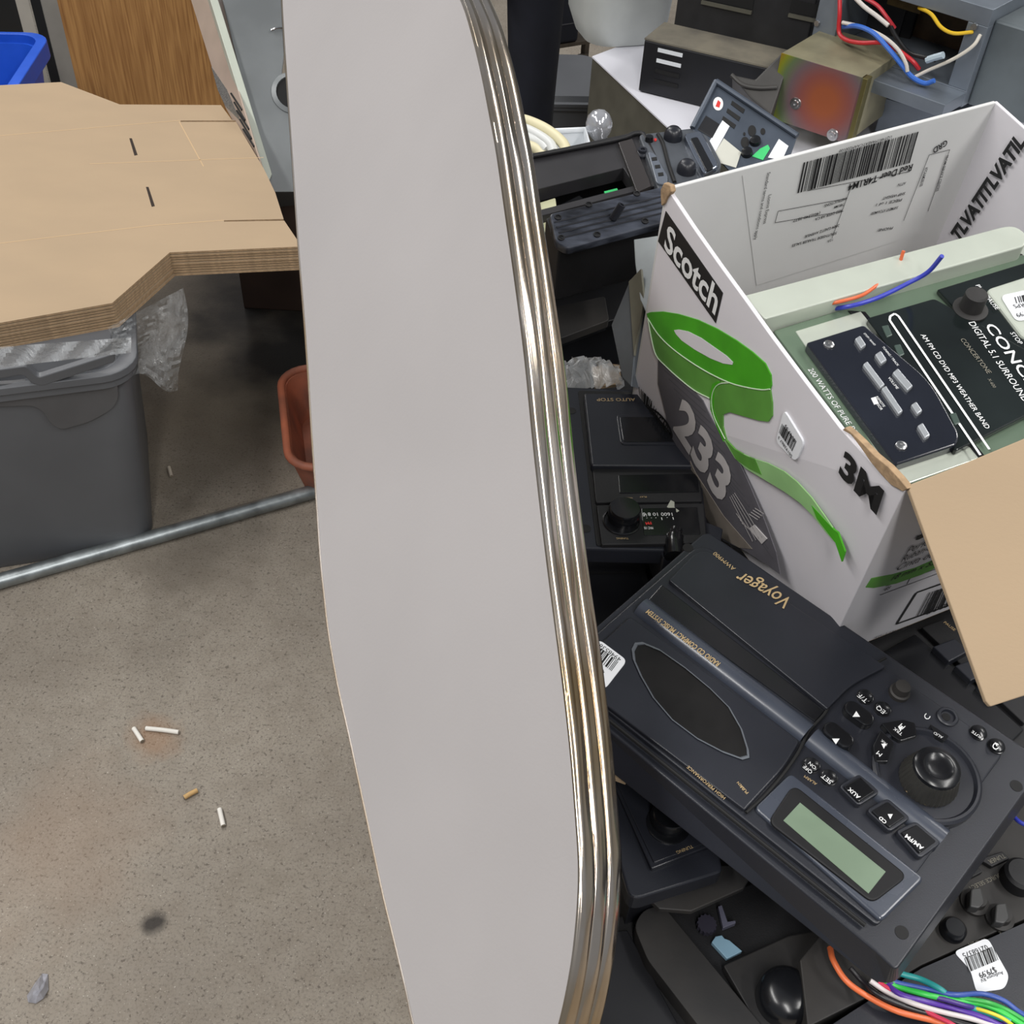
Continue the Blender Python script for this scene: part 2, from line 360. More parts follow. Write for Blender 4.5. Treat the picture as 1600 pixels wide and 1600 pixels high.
# dial recess
cA = VY.at(1446, 1213)
obj('dial_ring', MB().lathe(cA, VY.n, [(.0425, -.003), (.0425, .0035), (.0405, .0052), (.0385, .0052), (.0365, .0020), (.001, .0015)], 64), BLK, vy, smooth=True)
kb = knob('tuning_knob', VY, 1448, 1222, [(.0225, .001), (.0230, .005), (.0185, .0215), (.0001, .0215)], mat('dusty_knob', (50, 49, 46), .5, var=.2, scale=60), vy, n=72, knurl=.035)
obj('knob_cap', MB().lathe(VY.at(1448, 1222)+VY.n*.0215, VY.n, [(.0182, 0), (.0176, .003), (.0150, .0048), (.0115, .0050), (.0095, .0036), (.005, .0028), (.0001, .0026)], 48), GLS, kb, smooth=True)
def button(pts, pl, par, h0, h1, m=GLS, r=3, name='button', bev=.0008): return slabo(name, pl, rnd(pts, r), h0, h1, m, par, bev)
def rbutton(x, y, r, pl, par, h, name='button', m=GLS):
    return obj(name, MB().lathe(pl.at(x, y), pl.n, [(r*1.12, -.001), (r*1.12, h*.35), (r, h*.4), (r*.95, h*.85), (r*.8, h), (.0001, h*1.05)], 32), m, par, smooth=True)
bt = {}
for nm, x, y in (('T/F', 1351, 1090), ('EQ', 1378, 1109), ('ON', 1267, 1197), ('SET', 1294, 1216), ('MUTE', 1528, 1146), ('PW', 1556, 1167)):
    bt[nm] = rbutton(x, y, .0062, VY, vy, .0042)
def caps(a, b, r, h, name='rocker_button'):
    pa = VY.at(*a); pb = VY.at(*b); d = (pb-pa).normalized(); s = VY.n.cross(d); ring = []
    for k in range(13): t = math.pi*k/12; ring.append(pb+(s*math.cos(t)+d*math.sin(t))*r)
    for k in range(13): t = math.pi*k/12; ring.append(pa-(s*math.cos(t)+d*math.sin(t))*r)
    return obj(name, MB().loft([[p+VY.n*z for p in ring] for z in (-.001, h)]), GLS, vy, .0015, seg=3)
caps((1329, 1114), (1348, 1128), .0072, .0078); caps((1296, 1149), (1315, 1164), .0072, .0098)
for pts in ([(1377, 1130), (1412, 1124), (1430, 1129), (1433, 1150), (1407, 1158), (1394, 1150)], [(1376, 1140), (1398, 1160), (1388, 1190), (1368, 1190), (1364, 1165)]):
    button(pts, VY, vy, 0, .0062, name='track_button')
button([(1453, 1131), (1483, 1150), (1476, 1158), (1462, 1150)], VY, vy, 0, .0060, name='track_button')
for q in ([(1318, 1229), (1345, 1213), (1368, 1236), (1342, 1253)], [(1362, 1267), (1387, 1252), (1415, 1276), (1390, 1293)], [(1408, 1300), (1432, 1288), (1463, 1314), (1437, 1333)]):
    big = [lerp2(lerp2(q[0], q[2], .5), p, 1.32) for p in q]
    u = slabo('button_surround', VY, rnd(big, 8), 0, .0060, BLK, vy, .0012)
    slabo('source_button', VY, rnd(q, 3), .005, .0082, GLS, u, .0012)
knob('eq_knob', VY, 1404, 1084, [(.0085, 0), (.0085, .004), (.0070, .005), (.0062, .012), (.0001, .0125)], BLK3, vy, n=32)
hj = obj('headphone_jack', MB().lathe(VY.at(1480, 1121), VY.n, [(.0088, -.002), (.0088, .0018), (.0078, .0026), (.0060, .0026), (.0052, .0004), (.0001, .0002)], 36), BLK, vy, smooth=True)
obj('jack_hole', MB().lathe(VY.at(1478, 1121), VY.n, [(.0036, .0002), (.0036, .0009), (.0001, .0009)], 20), DRK, hj)
for x, y in ((1075, 856), (1409, 1457), (1588, 1228)):
    obj('screw_hole', MB().lathe(VY.at(x, y, -.004), VY.n, [(.0050, -.004), (.0050, .0003), (.0001, .0002)], 24), DRK, vy)
letters('lettering', VY, [('Voyager', (1236, 935), (1157, 892), (1222, 950), dict(bold=.008, shear=.25, h=.0052)), ('AWM900', (1150, 888), (1118, 862), None, dict(h=.005)),
    ('RADIO CD COMPACT MUSIC SYSTEM', (1126, 1036), (1014, 952), None, dict(h=.0072, bold=.02, hm=.0050)),
    ('TUNING', (1450, 1254), (1418, 1232), None, dict(h=.0035)), ('ALARM', (1277, 1224), (1258, 1211), None, {}),
    ('VOL', (1320, 1152), (1305, 1140), None, dict(h=.006, hm=.003)), ('HIGH PERFORMANCE', (1134, 1246), (1076, 1196), None, dict(hm=.0028, h=.0045)),
    ('PULL', (1170, 1238), (1158, 1226), None, dict(h=.0045)), ('OPEN', (1165, 1233), (1154, 1221), None, dict(h=.0045))], GOLD, vy)
letters('button_lettering', VY, [('T/F', (1357, 1094), (1344, 1083), None, dict(h=.0060)), ('EQ', (1384, 1111), (1372, 1102), None, dict(h=.0060)), ('ON', (1276, 1199), (1266, 1190), None, dict(h=.0060)), ('OFF', (1270, 1206), (1258, 1195), None, dict(h=.0060)),
    ('SET', (1301, 1221), (1287, 1209), None, dict(h=.0060)), ('MUTE', (1537, 1153), (1520, 1141), None, dict(h=.0060)),
    ('AUX', (1345, 1245), (1328, 1230), None, dict(h=.0088, bold=.02)), ('CD', (1386, 1284), (1376, 1275), None, dict(h=.0088, bold=.02)), ('AM/FM', (1444, 1324), (1417, 1303), None, dict(h=.0088, bold=.02)),
    ('TRK', (1411, 1146), (1398, 1136), None, dict(h=.0066)), ('H', (1415, 1135), (1409, 1130), None, dict(h=.0066)), ('TRK', (1388, 1163), (1378, 1155), None, dict(h=.0066)), ('M', (1379, 1178), (1373, 1173), None, dict(h=.0066)),
    ('AUD', (1474, 1151), (1460, 1143), None, dict(h=.0064))], WHT, vy)
for (x, y, a, h) in ((1338, 1117, 1, .0083), (1306, 1157, -1, .0103)):
    obj('arrow_symbol', MB().add([VY.at(*p, h) for p in ((x-6, y+3*a), (x+6, y+3*a), (x, y-6*a))], [(0, 1, 2)]), WHT, vy)
for (x, y) in ((1407, 1138), (1381, 1165), (1391, 1275)):
    obj('arrow_symbol', MB().add([VY.at(*p, .0090 if y > 1200 else .0068) for p in ((x-4, y-3), (x+4, y-3), (x, y+5))], [(0, 1, 2)]), WHT, vy)
cc = circ(1556, 1166, 5.2, 14); mb = MB()
for i in range(1, 13): mb.add([VY.at(*p, .0060) for p in (cc[i], cc[(i+1) % 14], lerp2(cc[(i+1) % 14], (1556, 1166), .3), lerp2(cc[i], (1556, 1166), .3))], [(0, 1, 2, 3)])
obj('power_symbol', lines(mb, VY, [((1555, 1160), (1558, 1166))], .0009, .0060), WHT, vy)
cc = circ(1449, 1119, 5, 10); mb = MB()
for i in range(0, 7): mb.add([VY.at(*p, .0006) for p in (cc[i], cc[i+1], lerp2(cc[i+1], (1449, 1119), .3), lerp2(cc[i], (1449, 1119), .3))], [(0, 1, 2, 3)])
obj('headphone_symbol', mb, WHT, vy)
st = sticker(vy, VY.up(.0042), [(936, 999), (980, 1032), (945, 1077), (900, 1040)])
m_ = MB(); PS = VY.up(.0050); barcode(m_, PS, [(933, 1008), (968, 1035), (957, 1050), (922, 1023)], 14, 0); letters('label_lettering', PS, [('49485367', (972, 1029), (934, 1002), None, dict(h=0)), ('$99', (945, 1050), (928, 1037), None, dict(h=0)), ('Voyager AM', (944, 1062), (924, 1047), None, dict(h=0))], INK, st)
obj('barcode', m_, INK, st)
# ================================================================ RADIO with AUTO STOP
AS = Pl(P(950, 730, 1.10), (.02, -.03, 1))
au = thing('car_stereo', 'black cassette stereo with auto stop deck and tuning dial, left of the white carton', 'radio', AS.at(960, 730, -.12))
slabo('mounting_frame', AS, rnd([(850, 603), (1080, 612), (1110, 862), (868, 856)], [10, 10, 12, 12]), -.02, 0, BLK, au, .002)
slabo('chassis', AS, [(880, 630), (1070, 636), (1090, 840), (890, 835)], -.125, -.02, BMET, au)
slabo('cassette_recess', AS, rnd([(903, 610), (1080, 614), (1100, 850), (932, 852)], 4), -.004, .0012, DRK, au, .0005)
cd = slabo('cassette_door', AS, rnd([(912, 614), (1080, 616), (1092, 728), (924, 727)], 4), 0, .010, BLK, au, .003, seg=4)
rm = slabo('door_bezel', AS, rnd([(963, 647), (1090, 648), (1092, 694), (970, 694)], 7), .009, .0112, BLK, cd, .0006)
slabo('tape_window', AS, rnd([(968, 651), (1090, 652), (1090, 690), (974, 690)], 5), .0105, .0118, GLS, rm, .0004)
tr = slabo('tuner_panel', AS, rnd([(926, 732), (1092, 731), (1098, 783), (931, 785)], 3), 0, .005, BLK2, au, .001)
slabo('slot', AS, [(966, 742), (1090, 740), (1092, 768), (968, 770)], .004, .0058, GLS, tr, .0005)
dp = slabo('dial_panel', AS, rnd([(932, 789), (1100, 786), (1105, 848), (940, 851)], 3), 0, .005, BLK2, au, .001)
slabo('dial_window', AS, rnd([(1002, 794), (1090, 792), (1095, 835), (1006, 837)], 3), .004, .0054, GLS, dp, .0005)
obj('dial_rim', MB().lathe(AS.at(971, 816, .004), AS.n, [(.0185, 0), (.0185, .002), (.0172, .0026), (.0165, .001), (.0001, .001)], 40), GLS, dp, smooth=True)
knob('tuning_knob', AS, 973, 814, [(.0155, 0), (.0155, .012), (.014, .0145), (.0001, .015)], GLS, dp, h=.004)
letters('lettering', AS, [('AUTO STOP', (992, 622), (932, 622), None, dict(h=.0105, hm=.0050)), ('RECORD', (988, 777), (972, 777), None, {'h': .006}), ('PLAY', (1010, 775), (999, 775), None, {'h': .006}), ('TUNING', (982, 840), (963, 840), None, {'h': .006})], GOLD, au)
letters('dial_lettering', AS, [('10', (1010, 803), (1004, 803), None, {}), ('1600 10 8 6', (1050, 801), (1004, 801), (1050, 806), {}), ('1 . 1 . . .', (1052, 808), (1010, 809), (1052, 812), {}), ('MHZ 108', (1020, 823), (1006, 823), (1020, 827), {})], WHT, au, h=.0058)
letters('dial_mark', AS, [('FM', (1017, 815), (1008, 816), None, {})], RED, au, h=.0060, bold=.03)
for x, y in ((893, 642), (915, 826)): obj('screw_hole', MB().lathe(AS.at(x, y), AS.n, [(.0052, -.003), (.0052, .0004), (.0001, .0003)], 24), DRK, au)
# ================================================================ WHITE CARTON
def U(x): return V(x)
bo = V((.1197, .9045, 1.1365)); ax = V((.453, -.879, -.148)); ay = V((.891, .441, .108)); az = V((-.029, -.181, .983))
def depth(p): return (p-CP).dot(W)
A0 = bo; B0 = bo+ax*.36; A1 = bo-az*.2716; B1 = B0-az*.2716; C0 = bo+ay*.3646
A = P(1040, 292, depth(A0)); B = P(1413, 768, depth(B0)); A_ = P(985, 632, depth(A1)); B_ = P(1288, 1030, depth(B1)); C_ = P(1553, 157, depth(C0))
D_ = B+(C_-A); Cb = A_+(C_-A); Db = B_+(C_-A)
ct = thing('cardboard_box', 'open white carton with green tape roll picture, holding the silver stereo', 'box', (A_+Db)/2)
def wall(a, b, c, d, th, inside):
    n_ = (b-a).cross(d-a).normalized()
    if n_.dot(inside-a) < 0: n_ = -n_
    return MB().loft([[a, b, c, d], [p+n_*th for p in (a, b, c, d)]])
ctr = (A+D_+A_+Db)/4
SD = Pl(A, (B-A).cross(A_-A))
tpx_ = [(1040, 292), (1060, 322), (1082, 355), (1122, 412), (1165, 471), (1200, 520), (1255, 594), (1312, 669), (1360, 722), (1413, 768)]
_t = [SD.at(*q) for q in tpx_]; _b = [B_, A_]; _r = _t+_b
obj('side_panel', MB().loft([_r, [q-SD.n*.004 for q in _r]]), BOXW, ct, .0006)
obj('back_panel', wall(A, C_, Cb, A_, .004, ctr), mat('scuffed_white_carton', (206, 206, 205), .62, var=.04, scale=6, bump=.25, bscale=18), ct, .0008)
obj('far_panel', wall(C_+V((.003, 0, 0)), D_, Db, Cb, .004, ctr), BOXW, ct, .0008)
obj('front_panel', wall(B, D_, Db, B_, .004, ctr), mat('shaded_white_carton', (206, 204, 208), .6, var=.04, scale=7, bump=.15, bscale=22), ct, .0008)
obj('bottom_panel', wall(A_, B_, Db, Cb, .004, ctr), CARD, ct)
# torn corner and flaps
SD = Pl(A, (B-A).cross(A_-A)); BK = Pl(A, (C_-A).cross(A_-A)); BK = Pl(A+BK.n*.0045, BK.n); FR = Pl(B, (D_-B).cross(B_-B))
FP_ = Pl(C_, (D_-C_).cross(Cb-C_)); FP_ = Pl(C_+FP_.n*.0045, FP_.n)
tm = MB(); rg = random.Random(3)
te = [(1316, 672), (1330, 680), (1345, 700), (1360, 722), (1375, 740), (1392, 758), (1410, 768), (1418, 764), (1405, 748), (1388, 730), (1366, 712), (1345, 690), (1330, 676), (1320, 668)]
obj('torn_edge', MB().slab(SD, te, -.004, .0014), CARDE, ct, .0006)
obj('torn_corner', MB().slab(SD, [(1032, 296), (1037, 286), (1047, 290), (1049, 300), (1042, 309), (1038, 318), (1033, 322), (1032, 308)], -.003, .002), CARDE, ct, .0008)
flp = [(1421, 766), (1424, 756), (1500, 727), (1608, 682), (1720, 640), (1800, 1010), (1610, 1084), (1548, 1104), (1541, 1096)]
FLP = Pl(P(1440, 760, depth(B)-.004), (D_-B).cross(V((.18, -.42, -.28))))
mb = MB().slab(FLP, flp, -.004, 0); obj('flap', mb, CARD, ct, .0008)
# --- printing on the side panel
slabP = lambda pts, m, nm='printing', pl=SD, h=.0006, par=ct: obj(nm, MB().slab(pl, pts, 0, h), m, par)
blackband = [(1040, 330), (1129, 458), (1118, 505), (1028, 377)]
bb = slabP(blackband, INK, 'printed_band')
letters('lettering', SD, [('Scotch', (1037, 386), (1117, 492), (1051, 358), dict(bold=.022))], WHT, ct, h=.0011)
o_ = circ(1107, 548, 104, 40, 44, math.radians(31))
tape = MB()
ring = [(1012, 497), (1010, 490), (1016, 488), (1035, 487), (1060, 491), (1090, 500), (1120, 514), (1150, 532), (1175, 550), (1195, 568), (1204, 586), (1205, 602), (1203, 608), (1190, 609), (1165, 605), (1140, 598), (1110, 584), (1080, 566), (1050, 544), (1028, 522), (1016, 506)]
hole = [(1053, 516), (1060, 515), (1075, 518), (1095, 528), (1115, 542), (1135, 556), (1145, 566), (1144, 570), (1130, 568), (1110, 560), (1085, 546), (1065, 532), (1056, 522)]
slabP([(1012, 497), (1028, 522), (1050, 544), (1080, 566), (1110, 584), (1128, 593), (1115, 604), (1110, 622), (1085, 610), (1062, 592), (1040, 572), (1025, 555), (1018, 530)], GRN3, h=.0008)
slabP(ring, GRN, h=.0012); slabP(hole, BOXW, h=.0016)
slabP([(1128, 594), (1165, 605), (1190, 610), (1203, 609), (1206, 630), (1206, 650), (1200, 659), (1185, 657), (1160, 650), (1140, 644), (1129, 648), (1129, 666), (1135, 690), (1150, 706), (1170, 716), (1155, 712), (1133, 688), (1118, 660), (1112, 635), (1113, 608)], GRN3, h=.0014)
slabP([(1113, 600), (1120, 596), (1126, 598), (1116, 610), (1115, 640), (1124, 665), (1130, 690), (1120, 668), (1110, 640), (1109, 615)], GRN, h=.0016)
slabP([(1131, 688), (1150, 704), (1175, 716), (1200, 724), (1225, 737), (1245, 753), (1268, 778), (1288, 806), (1303, 828), (1309, 832), (1320, 862), (1315, 878), (1305, 848), (1290, 832), (1270, 806), (1250, 786), (1225, 768), (1195, 750), (1165, 732), (1148, 716)], GRN2, h=.0012)
slabP([(1303, 828), (1309, 832), (1320, 862), (1315, 878), (1305, 848), (1288, 826), (1276, 810), (1268, 790)], GRN, h=.0016)
slabP([(1131, 684), (1148, 702), (1165, 712), (1180, 718), (1190, 742), (1170, 732), (1150, 718)], GRN3, h=.0015)
for pts_ in ([(1012, 497), (1028, 522), (1050, 544), (1080, 566), (1110, 584), (1140, 598), (1165, 605), (1190, 609), (1203, 608)], [(1140, 598), (1124, 600), (1115, 610), (1112, 628), (1116, 650), (1126, 672), (1133, 686)], [(1012, 497), (1018, 530), (1025, 555), (1040, 572), (1062, 592), (1085, 610), (1108, 622)]):
    obj('outline_print', MB().tube([SD.at(*q, .0014) for q in pts_], .0006, 6, 4), mat('pale_outline', (196, 214, 186), .5), ct)
ph = slabP([(1028, 562), (1045, 580), (1062, 595), (1085, 612), (1098, 626), (1112, 655), (1128, 685), (1150, 712), (1172, 760), (1195, 815), (1212, 862), (1219, 898), (1200, 884), (1160, 858), (1130, 845), (1105, 815), (1078, 770), (1056, 710), (1038, 640), (1028, 600)], mat('grey_photo_print', (92, 90, 96), .5, var=.22, scale=14), h=.0009)
mb = MB()
for k in range(16):
    t = k/15; a = lerp2((1034, 575), (1150, 790), t); b = lerp2((1100, 632), (1212, 880), t)
    lines(mb, SD, [((a[0]+8, a[1]+40), (a[0]+18-3, a[1]-2+6))], .0012, .0011) if False else lines(mb, SD, [(lerp2(a, b, .05), lerp2(a, b, .93))], .0011, .0012)
obj('stripe_print', mb, GINK, ct)
letters('number_lettering', SD, [('233', (1052, 668), (1128, 788), (1080, 640), dict(bold=.04))], mat('pale_grey_print', (184, 180, 180), .55, var=.06, scale=40), ct, h=.0018)
mb = MB()
for k in range(4): lines(mb, SD, [((1140+k*2.5, 776-k*2), (1176+k*5, 846-k*2)), ((1170+k*3.2, 803-k*3), (1184+k*3.2, 812-k*3))], .0011, .0018); lines(mb, SD, [((1150+k*3, 808+k*5-6), (1164+k*3, 828+k*3-8))], .0011, .0018)
mb.slab(SD, [(1170, 826), (1178, 820), (1198, 842), (1190, 850)], 0, .0018); obj('car_print', mb, MT['pale_grey_print'], ct)
mb = MB(); barcode(mb, SD, [(998, 604), (1020, 628), (1015, 646), (1000, 620)], 7, .0010)
lines(mb, SD, [((1012, 634), (1045, 676))], .0045, .0009)
e = circ(1030, 662, 31, 36, 11.5, math.radians(52)); e2 = circ(1029, 662, 28, 36, 9.5, math.radians(52))
for i in range(36): mb.add([SD.at(*p, .0010) for p in (e[i], e[(i+1) % 36], e2[(i+1) % 36], e2[i])], [(0, 1, 2, 3)])
obj('emblem', mb, INK, ct)
letters('emblem_lettering', SD, [('NASCAR', (1014, 645), (1041, 683), (1022, 634), dict(bold=.02, shear=.2))], INK, ct, h=.0019)
letters('maker_lettering', SD, [('3M', (1310, 738), (1370, 803), (1323, 707), dict(bold=.045))], INK, ct, h=.0014)
sk = sticker(ct, SD, [(1224, 643), (1228, 646), (1256, 692), (1243, 722), (1212, 690)], h=.0018)
mb = MB(); barcode(mb, SD, [(1222, 662), (1245, 690), (1238, 706), (1217, 676)], 16, .0021); obj('barcode', mb, INK, sk)
letters('label_lettering', SD, [('$349.99', (1243, 688), (1228, 662), None, {}), ('50192867 3', (1238, 712), (1217, 681), None, {})], INK, sk, h=.0022)
# dirt streaks on side (worn brown tape at the lower edge)
slabP([(1078, 720), (1086, 738), (1130, 806), (1175, 858), (1155, 856), (1120, 836), (1098, 800), (1078, 762)], mat('brown_dirty_tape', (128, 120, 112), .35, var=.2, scale=30), 'packing_tape', h=.0014)
# --- printing on the front panel
lab = [('Perform', (1415, 866), (1470, 842), (1421, 851)), ('Ruban-cache', (1407, 879), (1480, 848), (1413, 865)), ('Cinta de en', (1400, 892), (1478, 862), (1405, 878)), ('18 mm x 55 m', (1391, 908), (1475, 876), (1394, 899)), ('48', (1380, 925), (1391, 920), None), ('AW-2-3746-1002', (1364, 999), (1418, 981), None)]
letters('front_lettering', FR, [(a, b, c, None, dict(shear=.3, hm=hm_)) for (a, b, c, d), hm_ in zip(lab, (.0100, .0100, .0100, .0080, .0060, .0045))], INK, ct, h=.0010)
letters('front_maker_lettering', FR, [('3M', (1430, 844), (1478, 826), (1440, 824), dict(bold=.045))], INK, ct, h=.0012)
slabP([(1353, 918), (1362, 904), (1395, 898), (1430, 888), (1476, 868), (1478, 880), (1440, 898), (1400, 912), (1365, 919)], GRN3, pl=FR, h=.0006)
mb = MB(); lines(mb, FR, [((1375, 930), (1482, 890)), ((1384, 916), (1478, 884)), ((1417, 913), (1423, 902)), ((1362, 1003), (1420, 981))], .0009)
q4 = [(1401, 975), (1432, 926), (1500, 902), (1500, 940)]
lines(mb, FR, [(q4[0], q4[1]), (q4[1], q4[2]), (q4[0], q4[3])], .0032); barcode(mb, FR, [(1432, 964), (1500, 938), (1510, 908), (1452, 926)], 12, .0008); obj('front_print', mb, INK, ct)
letters('code_lettering', FR, [('500513', (1447, 961), (1500, 941), None, {})], INK, ct, h=.001)
# --- label on the back panel (upside down)
lb = obj('shipping_label', MB().slab(BK, [(1160, 274), (1496, 184), (1436, 366), (1182, 446)], 0, .00005), MT['scuffed_white_carton'], ct)
mb = MB(); barcode(mb, BK, [(1256, 254), (1438, 205), (1424, 254), (1246, 302)], 52, .0012, 5)
lines(mb, BK, [((1262, 298), (1422, 268)), ((1330, 292), (1300, 372)), ((1216, 330), (1324, 310)), ((1211, 348), (1318, 330)), ((1216, 330), (1211, 348)), ((1452, 242), (1484, 234)), ((1452, 242), (1412, 345)), ((1484, 234), (1450, 330))], .0006, .0012); obj('barcode', mb, INK, lb)
letters('label_lettering', BK, [('Red Deer T4R1M4', (1427, 256), (1327, 288), None, dict(bold=.02, hm=.0080)), ('LQT4R1M4AEATCAAM200100', (1394, 212), (1312, 234), None, {}), ('GRD', (1480, 218), (1458, 232), None, dict(bold=.02, hm=.0075)),
    ('Loomis Express', (1201, 305), (1193, 350), None, dict(hm=.0036)), ('Standard terms and conditions apply', (1199, 270), (1178, 375), None, dict(hm=.0036)),
    ('(403)346-3577', (1282, 331), (1240, 343), None, dict(hm=.0034, bold=.01)), ('T4R1M4', (1320, 317), (1304, 322), None, dict(hm=.0034, bold=.01)), ('INSTRUCTIONS:', (1323, 308), (1288, 320), None, dict(hm=.0034, bold=.01)), ('RED DEER AB CA', (1316, 327), (1274, 341), None, dict(hm=.0034, bold=.01)), ('2804 GAETZ AVENUE', (1312, 350), (1258, 368), None, dict(hm=.0034, bold=.01)), ('SOUTHSIDE TRAILER SALES', (1308, 362), (1238, 382), None, dict(hm=.0034, bold=.01)), ('T.O.A.', (1302, 372), (1293, 376), None, dict(hm=.0034, bold=.01)),
    ('PHONE:', (1396, 354), (1372, 358), None, dict(hm=.0034, bold=.01)), ('SHIP WEIGHT', (1415, 300), (1380, 308), None, dict(hm=.0034, bold=.01)), ('PIECE 1 of 1', (1410, 310), (1370, 318), None, dict(hm=.0034, bold=.01)), ('SHIPMENT ATCAAM200', (1404, 322), (1362, 332), None, dict(hm=.0034, bold=.01)), ('ATTN', (1416, 284), (1404, 287), None, dict(hm=.0034, bold=.01)), ('ATCAAM200100', (1446, 262), (1437, 292), None, dict(hm=.0034, bold=.01)), ('FROM SERVICE CENTRE', (1478, 244), (1462, 300), None, dict(hm=.0034, bold=.01))], INK, lb, h=.0013)
letters('inside_lettering', FP_, [('LTVATILTVATL', (1594, 214), (1488, 392), (1580, 200), dict(bold=.03))] if False else [('TLVATITLVATIL', (1497, 380), (1603, 222), (1484, 366), dict(bold=.045))], INK, ct, h=.0006)
# ================================================================ SILVER STEREO in the carton
cn = Pl(A-az*.045, az); TL_ = cn
cs = thing('car_stereo', 'silver green marine stereo under a clear printed front, inside the white carton', 'radio', cn.at(1420, 620, -.10))
slabo('silver_frame', cn, rnd([(1170, 474), (1585, 352), (1800, 560), (1470, 800), (1395, 752), (1205, 520)], [4, 26, 20, 10, 6, 6]), -.045, -.012, SILV, cs, .003, seg=3)
slabo('lip', cn, rnd([(1160, 462), (1582, 350), (1606, 366), (1602, 384), (1196, 498)], [4, 20, 14, 6, 4]), -.016, .012, SILV, cs, .003, seg=3)
slabo('chassis', cn, [(1240, 540), (1600, 420), (1760, 600), (1480, 760)], -.14, -.045, ZINC, cs)
slabo('groove', cn, rnd([(1203, 503), (1580, 392), (1600, 398), (1215, 520)], 4), -.014, -.010, DRK, cs, 0)
cv = slabo('cover', cn, rnd([(1208, 516), (1600, 396), (1850, 560), (1460, 760), (1398, 750), (1375, 735)], [5, 8, 8, 8, 6, 4]), -.012, -.004, SGRN, cs, .0015)
slabo('trim_frame', cn, [(1243, 517), (1345, 486), (1530, 716), (1420, 755), (1396, 741)], -.005, -.003, SILV, cs, .0008)
slabo('trim_frame', cn, [(1325, 400+85), (1352, 487), (1552, 728), (1524, 716)], -.0048, -.0032, GLS, cs, 0)
cp = slabo('control_panel', cn, rnd([(1260, 535), (1350, 507), (1455, 596), (1500, 680), (1494, 695), (1400, 726)], [4, 6, 30, 12, 4, 4]), -.004, .006, mat('gloss_navy_panel', (26, 29, 38), .14, var=.15, scale=12), cs, .002, seg=3)
dk = slabo('dark_panel', cn, rnd([(1354, 497), (1460, 466), (1700, 600), (1492, 705), (1470, 650)], [6, 6, 6, 6, 20]), -.003, .0035, mat('gloss_green_black_panel', (22, 28, 28), .13, var=.35, scale=9), cs, .001)
slabo('tuner_panel', cn, [(1465, 452), (1700, 380), (1900, 560), (1600, 600)], -.0035, .0015, MT['gloss_green_black_panel'], cs, .001)
mb = MB()
sl = [(1390, 500), (1391, 494), (1398, 490), (1404, 494), (1546, 702), (1532, 711)]; si = [(1397, 500), (1400, 498), (1537, 704), (1534, 706)]
lines(mb, cn, [(sl[0], sl[5]), (sl[3], sl[4]), (sl[0], sl[1]), (sl[1], sl[2]), (sl[2], sl[3])], .0020, .0042); obj('slot_outline', mb, WHT, cs)
for a, b, w_ in (((1340, 526), (1350, 541), 8), ((1372, 550), (1382, 565), 9), ((1399, 578), (1423, 606), 9), ((1352, 566), (1380, 603), 7), ((1381, 604), (1408, 644), 7), ((1428, 629), (1438, 644), 8), ((1438, 662), (1450, 682), 8)):
    d = V((b[0]-a[0], b[1]-a[1])).normalized(); nn = V((d.y, -d.x))*w_*.62
    slabo('button', cn, [(a[0]-nn.x, a[1]-nn.y), (b[0]-nn.x, b[1]-nn.y), (b[0]+nn.x, b[1]+nn.y), (a[0]+nn.x, a[1]+nn.y)], .005, .0095, mat('silver_button', (172, 176, 180), .3, .5, var=.06), cp, .0012, seg=3)
for x, y in ((1384, 518), (1403, 548), (1424, 584), (1490, 655)):
    slabo('dark_button', cn, [(x-6, y-9), (x+4, y-11), (x+11, y+5), (x+2, y+9)], .002, .0048, mat('dark_green_button', (62, 76, 70), .3, var=.1), dk, .0008)
for x, y in ((1295, 539), (1408, 697)): obj('screw', MB().lathe(cn.at(x, y, .006), cn.n, [(.0048, 0), (.0044, .0014), (.003, .0022), (.0012, .0022), (.0010, .0014), (.0001, .0014)], 16), STEEL, cp, smooth=True)
knob('volume_knob', cn, 1514, 487, [(.015, .002), (.015, .004), (.012, .005), (.010, .005), (.0095, .020), (.008, .0215), (.0001, .022)], BLK3, cs)
def tpx(a, b, off): return (a, b)
letters('lettering', cn, [('200 WATTS OF PURE POWER', (1262, 577), (1350, 702), None, dict(h=-.0035)), ('AM FM CD DVD MP3 WEATHER BAND', (1438, 523), (1540, 670), None, {}), ('CONCERTONE', (1538, 508), (1680, 705), (1548, 497), dict(bold=.01)), ('DIGITAL 5.1 SURROUND SOUND', (1513, 504), (1632, 675), None, {}),
   ('ZX600', (1440, 598), (1458, 626), None, dict(shear=.3)), ('STOP', (1578, 520), (1592, 538), None, {}), ('PLAY/PAUSE', (1524, 446), (1556, 484), None, {})], WHT, cs, h=.0040)
letters('button_lettering', cn, [('STOP / BAND', (1349, 521), (1366, 540), None, {}), ('TUNING / TRACK', (1378, 542), (1402, 572), None, {}), ('VOLUME', (1387, 590), (1401, 608), None, {}), ('REMOTE', (1368, 620), (1380, 636), None, {}), ('SENSOR', (1364, 624), (1376, 641), None, {})], WHT, cs, h=.0064)
letters('faint_lettering', cn, [('CONCERTONE', (1500, 530), (1543, 584), None, {}), ('X-600', (1543, 592), (1552, 606), None, {})], DPR, cs, h=.0040)
obj('sensor_mark', MB().slab(cn, [(1361, 622), (1368, 620), (1373, 630), (1366, 632)], .0055, .0065), WHT, cs)
wb = slabo('window_bezel', cn, rnd([(1540, 452), (1640, 420), (1700, 480), (1600, 530)], 10), -.001, .004, SILV, cs, .002)
st = sticker(cs, cn.up(.0045), [(1563, 462), (1640, 445), (1660, 490), (1588, 502)])
